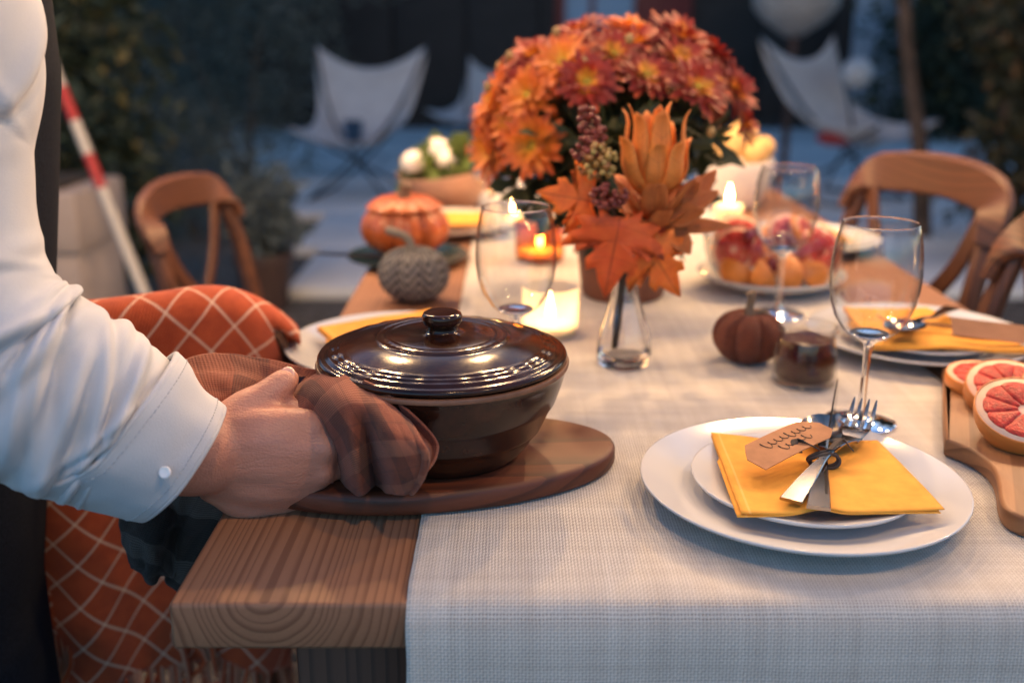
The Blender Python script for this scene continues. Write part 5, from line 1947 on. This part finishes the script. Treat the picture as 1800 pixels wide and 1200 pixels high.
def sleeve_fn(base):
    # creases that run slantwise round the sleeve: (place along it, slant, width, depth, from angle, spread)
    rr = random.Random(9)
    cre = []
    for k in range(26):
        cre.append((rr.uniform(.02, .92), rr.uniform(-.09, .09), rr.uniform(.008, .020), rr.uniform(.004, .010), rr.uniform(0, 6.283), rr.uniform(.6, 1.4)))
    for k in range(9):
        cre.append((.56 + .035 * k, rr.uniform(.02, .10), .014, rr.uniform(.005, .010), rr.uniform(-.6, .9), rr.uniform(.8, 1.5)))

    def fn(f, a):
        ca, sa = math.cos(a), math.sin(a)
        h = .006 * noise.noise(Vector((f * 5, ca * 1.2, sa * 1.2))) + .0010 * noise.noise(Vector((f * 30, ca * 3, sa * 3)))
        for f0, sl, w, dp, a0, sp in cre:
            da = (a - a0 + math.pi) % (2 * math.pi) - math.pi
            env = math.exp(-(da / sp) ** 2)
            if env < .02:
                continue
            x = (f - f0 - sl * math.sin(da)) / w
            if abs(x) < 4:
                h += dp * env * (math.exp(-x * x) - .55 * math.exp(-((x - 1.5) / .8) ** 2))
        inner = 1 - .8 * math.exp(-((f - .48) / .13) ** 2)          # keep the crook of the elbow calm
        return h * min(1, (1 - f) * 9) * (inner if INNER(a) else 1)
    return fn


path = [SH + Vector((-.03, .05, .05)), SH, aty(-108, 60, .745), aty(-106, 260, .722), aty(-100, 430, .702), aty(-62, 560, .690), aty(10, 642, .690), aty(90, 690, .695), aty(175, 735, .704), aty(240, 774, .709), aty(282, 797, .712)]
rads = [.075, .070, .0655, .0620, .0620, .0660, .0715, .0700, .0640, .0555, .0490]
put('sleeve', tube(path, rads, 96, False, 190, sleeve_fn(0)), M_shirt, man, solid=.0016, sharp=None)
# rolled cuff: a thicker turned-back band
cpath = [aty(205, 752, .706), aty(245, 776, .7085), aty(285, 798, .7115), aty(322, 815, .7145)]


def cuff_fn(f, a):
    return .0016 * noise.noise(Vector((f * 3, math.cos(a) * 2.2, math.sin(a) * 2.2))) + .0018 * math.sin(f * 9) * max(0, math.cos(a + .7))


A_ = catmull([tuple(p) + (r,) for p, r in zip(cpath, (.0675, .0610, .0545, .0500))], 24)
cv = tube([a[:3] for a in A_], [a[3] for a in A_], 96, False, None, cuff_fn)
# slant the upper edge of the turn-back
pts_ = [Vector(p) for p in cv[0]]
P_, T_, N_f = frames([a[:3] for a in A_])
ax_ = (P_[-1] - P_[0]).normalized()
npv = []
for i, p in enumerate(pts_):
    ri, k = divmod(i, 96)
    f = ri / 23
    ang = 2 * math.pi * k / 96
    up_ = (p - P_[ri]).normalized()
    slant = -.030 * max(0, -up_.z) + .006 * up_.z
    npv.append(tuple(p + ax_ * slant * (1 - f) + ax_ * (.012 * up_.z - .010 * max(0, -up_.z)) * f * .6))
cf_ = put('cuff', (npv, cv[1]), M_shirt, man, solid=.0045, sharp=None)
fold = []
for r_, e_ in ((-1, .0026), (0, .0026)):
    ring_ = npv[23 * 96:24 * 96] if r_ == -1 else npv[0:96]
    fold.append(tube(ring_ + [ring_[0]], e_, 8, False))
put('cuff_edge', join(*fold), M_shirt, cf_, sharp=None)
M_thr = mat('white_thread', (.42, .43, .46), .8)
for rw_ in (3, 20):
    stl = []
    rg = [Vector(npv[rw_ * 96 + k]) for k in range(96)]
    cc_ = sum(rg, Vector()) / 96
    for k in range(0, 96, 1):
        a_, b_ = rg[k], rg[(k + 1) % 96]
        oa, ob = (a_ - cc_).normalized() * .0026, (b_ - cc_).normalized() * .0026
        stl.append(tube([a_.lerp(b_, .12) + oa, a_.lerp(b_, .62) + ob], .00035, 5))
    put('stitching', join(*stl), M_thr, cf_)
put('button', lathe([(0, 0), (.0036, 0), (.0044, .0006), (.0044, .0014), (.0037, .0019), (.0016, .0014), (0, .0014)], 20), mat('shirt_button', (.75, .74, .76), .2, coat=.4), cf_, loc=aty(291, 830, .6555), rot=(rad(66), rad(-8), rad(-4)))
put('shirt_torso', tube([HIP + Vector((0, 0, -.06)), HIP + Vector((0, 0, .08)), CH + Vector((0, 0, -.08)), CH + Vector((.005, 0, .05)), CH + Vector((.01, 0, .12)), NK + Vector((0, 0, -.02))], [.135, .140, .150, .150, .115, .065], 48, True, 60, lambda f, a: .004 * noise.noise(Vector((f * 9, math.cos(a) * 2, math.sin(a) * 2)))), M_shirt, man, sharp=None)
put('left_sleeve', tube([CH + Vector((0, .07, .03)), SL, SL.lerp(ELL, .5), ELL, ELL.lerp(HL, .4)], [.08, .068, .062, .060, .052], 32, False, 50, lambda f, a: .005 * noise.noise(Vector((f * 11, math.cos(a) * 2, math.sin(a) * 2)))), M_shirt, man, solid=.002, sharp=None)


def denim_mat():
    t = NT('dark_denim')
    co = t.coord()
    n1 = t.noise(co, 40, 4); n2 = t.noise(t.map(co, (1, 1, .2)), 1400, 2)
    c = t.ramp(n2, [(.35, (.004, .006, .011)), (.65, (.014, .019, .032))])
    c = t.mix(t.math('MULTIPLY', n1, .4), c, (.010, .011, .015))
    t.l(c, t.b.inputs['Base Color']); t.set(Roughness=.95)
    t.b.inputs['Specular IOR Level'].default_value = .12
    t.bump(n2, .4, .0008)
    return t.m


M_den = denim_mat()
# apron: bib, skirt and strap, hung in front of the body
n, m = 50, 30
P = np.zeros((n, m, 3))
for i in range(n):
    f = i / (n - 1)
    z = 1.30 - f * .86
    for j in range(m):
        q_ = j / (m - 1) - .5
        wd = .24 if z > 1.12 else (.24 + min(1, (1.12 - z) / .14) * .22)
        ang = q_ * wd / .155 * 1.0
        xr = .158
        x = -.565 - .16 * max(0, min(.5, 1.08 - z)) + xr * math.cos(ang) + .008 * math.sin(q_ * 14 + z * 5) * max(0, 1.05 - z)
        y = .888 + .165 * math.sin(ang) * 1.02
        P[i, j] = (x + .012, y, z)
put('apron', grid_vf(P), M_den, man, solid=.0025, sharp=None)
put('apron_strap', join(bar([(-.43, .80, 1.29), (-.50, .815, 1.36), (-.57, .84, 1.405), (-.63, .89, 1.405)], .032, .003, (1, 0, .4), 14), bar([(-.43, .975, 1.29), (-.50, .965, 1.36), (-.57, .945, 1.405), (-.63, .89, 1.405)], .032, .003, (1, 0, .4), 14)), M_den, man)
tr_ = []
for s in (-1, 1):
    tr_.append(tube([HIP + Vector((.0, s * .07, .05)), HIP + Vector((.0, s * .085, -.08)), Vector((-.635, .88 + s * .10, .5)), Vector((-.65, .88 + s * .11, .09))], [.125, .115, .078, .066], 32, True, 50, lambda f, a: .004 * noise.noise(Vector((f * 14, math.cos(a) * 2, math.sin(a) * 2)))))
put('trousers', join(*tr_), M_den, man, sharp=None)
for s in (-1, 1):
    put('shoe', tube([(-.70, .88 + s * .115, .035), (-.64, .88 + s * .115, .05), (-.56, .88 + s * .12, .038), (-.48, .88 + s * .125, .025)], [.034, .042, .036, .022], 18, True, 18), mat('dark_shoe', (.015, .013, .012), .5), man, sharp=None)
put('hair', join(ball(HD + Vector((-.022, 0, .045)), (.098, .084, .105), 24, 14), ball(HD + Vector((-.05, 0, -.02)), (.065, .074, .09), 20, 12)), mat('dark_hair', (.02, .013, .009), .6, var=.4, vscale=80, bump=.6, bscale=200), man)

# ================================================================== KITCHEN TOWEL
def towel_mat(name, dark):
    t = NT(name)
    uv = t.coord('UV')
    x, y, z = t.sep(uv)

    def band(p, per, lo, hi, ph=0.0):
        f = t.math('FRACT', t.math('MULTIPLY_ADD', p, 1 / per, ph))
        return t.math('MULTIPLY', t.math('GREATER_THAN', f, lo), t.math('LESS_THAN', f, hi))
    b1, b2 = band(x, .062, .05, .42), band(y, .062, .15, .52)
    thin1, thin2 = band(x, .062, .70, .74), band(y, .062, .80, .84)
    rib = t.math('MULTIPLY_ADD', t.math('SINE', t.math('MULTIPLY', x, 2 * math.pi / .0021)), .5, .5)
    rib2 = t.math('MULTIPLY_ADD', t.math('SINE', t.math('MULTIPLY', y, 2 * math.pi / .0021)), .5, .5)
    if dark:
        base, dk, lt = (.020, .013, .010), (.005, .004, .0035), (.10, .085, .075)
    else:
        base, dk, lt = (.23, .062, .032), (.060, .022, .016), (.36, .14, .08)
    n1 = t.noise(uv, 30, 4)
    c = t.mix(t.math('MULTIPLY', n1, .35), base, dk)
    c = t.mix(t.math('MULTIPLY', b1, t.math('MULTIPLY_ADD', rib, .30, .45)), c, dk)
    c = t.mix(t.math('MULTIPLY', b2, t.math('MULTIPLY_ADD', rib2, .55, .10)), c, lt)
    c = t.mix(t.math('MULTIPLY', t.math('MAXIMUM', thin1, thin2), .25), c, dk)
    t.l(c, t.b.inputs['Base Color']); t.set(Roughness=.95)
    t.b.inputs['Sheen Weight'].default_value = .06
    t.bump(t.math('ADD', t.math('MULTIPLY', rib, .5), t.math('ADD', t.math('MULTIPLY', rib2, .4), t.noise(uv, 300, 3))), .5, .0008)
    return t.m


M_tw, M_twd = towel_mat('brown_plaid_towel', False), towel_mat('black_grey_plaid_towel', True)
VV, FF, UU, MI = [], [], [], []


def patch(rows, n, m, amp, seed, mi, uvs, rot=0.0, off=(0, 0)):
    R = [[tuple(aty(*q_)) for q_ in r] for r in rows]
    P = sgrid(R, n, m)
    # wrinkles along the surface normal
    du = np.gradient(P, axis=0); dv = np.gradient(P, axis=1)
    N = np.cross(du, dv); N /= np.maximum(np.linalg.norm(N, axis=2, keepdims=True), 1e-9)
    UV = np.zeros((n, m, 2))
    Lu = np.linalg.norm(np.diff(P, axis=1), axis=2).sum(1).mean(); Lv = np.linalg.norm(np.diff(P, axis=0), axis=2).sum(0).mean()
    UV[..., 0] = np.linspace(0, Lu, m)[None, :]; UV[..., 1] = np.linspace(0, Lv, n)[:, None]
    for i in range(n):
        for j in range(m):
            u, v = UV[i, j]
            w = amp * (1.5 * noise.noise(Vector((u * 34 + v * 16, v * 12 - u * 6, seed))) + .5 * noise.noise(Vector((u * 80, v * 60, seed + 5))))
            P[i, j] = P[i, j] + N[i, j] * w
    c, s = math.cos(rot), math.sin(rot)
    o = len(VV)
    v, f = grid_vf(P)
    VV.extend(v); FF.extend(tuple(i + o for i in q_) for q_ in f)
    UV2 = np.stack([UV[..., 0] * c - UV[..., 1] * s + off[0], UV[..., 0] * s + UV[..., 1] * c + off[1]], -1)
    UU.extend(UV2.reshape(-1, 2).tolist()); MI.extend([mi] * len(f))


# the fold that falls in front of the casserole
patch([[(503, 702, .812), (528, 676, .812), (560, 656, .810), (596, 650, .803), (626, 658, .792), (652, 678, .780), (676, 700, .768), (700, 722, .755)],
       [(506, 716, .785), (530, 686, .782), (562, 664, .776), (600, 658, .766), (634, 672, .752), (666, 698, 0.729), (696, 724, 0.717), (722, 750, 0.705)],
       [(518, 734, .752), (543, 712, .758), (570, 698, .738), (604, 698, .722), (642, 716, .714), (678, 740, 0.695), (710, 762, 0.687), (738, 778, 0.679)],
       [(532, 754, .740), (556, 742, .760), (584, 738, .726), (614, 742, .708), (648, 756, .718), (684, 774, 0.683), (716, 788, 0.677), (748, 798, 0.675)],
       [(548, 780, .736), (570, 778, .764), (598, 782, .726), (624, 786, .704), (654, 792, .728), (686, 804, 0.681), (716, 816, 0.677), (746, 822, 0.677)],
       [(564, 812, .738), (582, 818, .768), (606, 824, .734), (630, 828, .706), (658, 826, .738), (686, 836, 0.685), (712, 844, 0.681), (736, 846, 0.683)],
       [(578, 842, .746), (594, 852, .772), (612, 858, .744), (634, 860, .714), (660, 852, .748), (686, 860, .706), (706, 866, .702), (724, 864, .704)],
       [(588, 860, .766), (602, 868, .782), (618, 874, .768), (638, 874, .752), (662, 866, .772), (686, 868, .742), (702, 870, .736), (714, 866, .734)]], 100, 110, .0014, 3, 0, None, .5)
# the turned-back inside of that fold, standing away behind its hem
patch([[(640, 668, .742), (672, 684, .732), (708, 712, .724), (744, 746, .716), (768, 776, .708), (767, 800, .702), (754, 826, .694)],
       [(636, 678, .742), (666, 696, .736), (700, 724, .728), (732, 757, .720), (755, 784, .711), (757, 806, .703), (748, 828, .692)],
       [(636, 690, .738), (662, 710, .728), (692, 736, .716), (722, 764, .700), (740, 786, .686), (748, 806, .680), (745, 828, .680)]], 30, 60, .0008, 8, 0, None, 1.1, (.02, .01))
# rolled hem along the edge
hem_ = [aty(*q_) for q_ in ((676, 702, .768), (700, 724, .754), (722, 751, 0.704), (738, 779, 0.678), (748, 799, 0.674), (746, 823, 0.676), (736, 847, 0.682), (724, 865, .703))]
hv, hf = tube(hem_, .0019, 8, True, 60)
o_ = len(VV)
VV.extend(hv); FF.extend(tuple(i_ + o_ for i_ in q_) for q_ in hf); UU.extend([(p_[0] * 3, p_[2] * 3) for p_ in hv]); MI.extend([0] * len(hf))
# the part behind thumb and wrist
patch([[(286, 664, .800), (320, 636, .822), (385, 622, .832), (460, 630, .832), (530, 645, .826), (585, 648, .812)],
       [(296, 690, .782), (335, 660, .806), (405, 652, .815), (470, 660, .818), (525, 668, .815), (570, 672, .806)],
       [(318, 712, .776), (355, 684, .790), (410, 676, .796), (465, 684, .805), (515, 690, .808), (560, 690, .808)],
       [(340, 738, .778), (372, 712, .778), (415, 702, .784), (462, 710, .796), (510, 716, .806), (552, 712, .812)],
       [(360, 770, .785), (390, 745, .782), (425, 735, .786), (465, 740, .798), (508, 748, .808), (548, 745, .815)]], 60, 80, .0040, 12, 0, None, -.2, (.01, .02))
# bunch gathered in the palm, under the fingers
patch([[(560, 800, .770), (590, 812, .772), (630, 830, .765), (690, 850, .752)],
       [(556, 838, .762), (585, 850, .762), (628, 862, .758), (690, 872, .750)],
       [(540, 866, .762), (575, 880, .758), (620, 888, .757), (690, 886, .757)],
       [(530, 880, .776), (565, 892, .772), (615, 892, .772), (690, 884, .778)]], 40, 50, .0035, 17, 1, None, .3)
# dark tail hanging past the table edge behind the forearm
patch([[(205, 850, .800), (260, 850, .800), (320, 850, .800), (400, 850, .800), (500, 866, .800)],
       [(212, 905, .806), (262, 900, .782), (318, 896, .800), (390, 892, .780), (480, 890, .792)],
       [(218, 955, .800), (262, 948, .778), (312, 945, .806), (372, 935, .788), (430, 925, .800)],
       [(234, 990, .806), (268, 992, .788), (306, 1000, .812), (345, 985, .802), (372, 965, .820)],
       [(232, 985, .815), (268, 1030, .800), (290, 1006, .820), (318, 1046, .815), (345, 985, .83)]], 60, 70, .0075, 23, 1, None, -.4, (.02, .03))
o = put('kitchen_towel', (VV, FF), None, uv=UU, mats=[M_tw, M_twd], midx=MI, solid=.0022, sharp=None)
tag(o, 'brown and black plaid kitchen towel bunched round the casserole handle', 'towel')
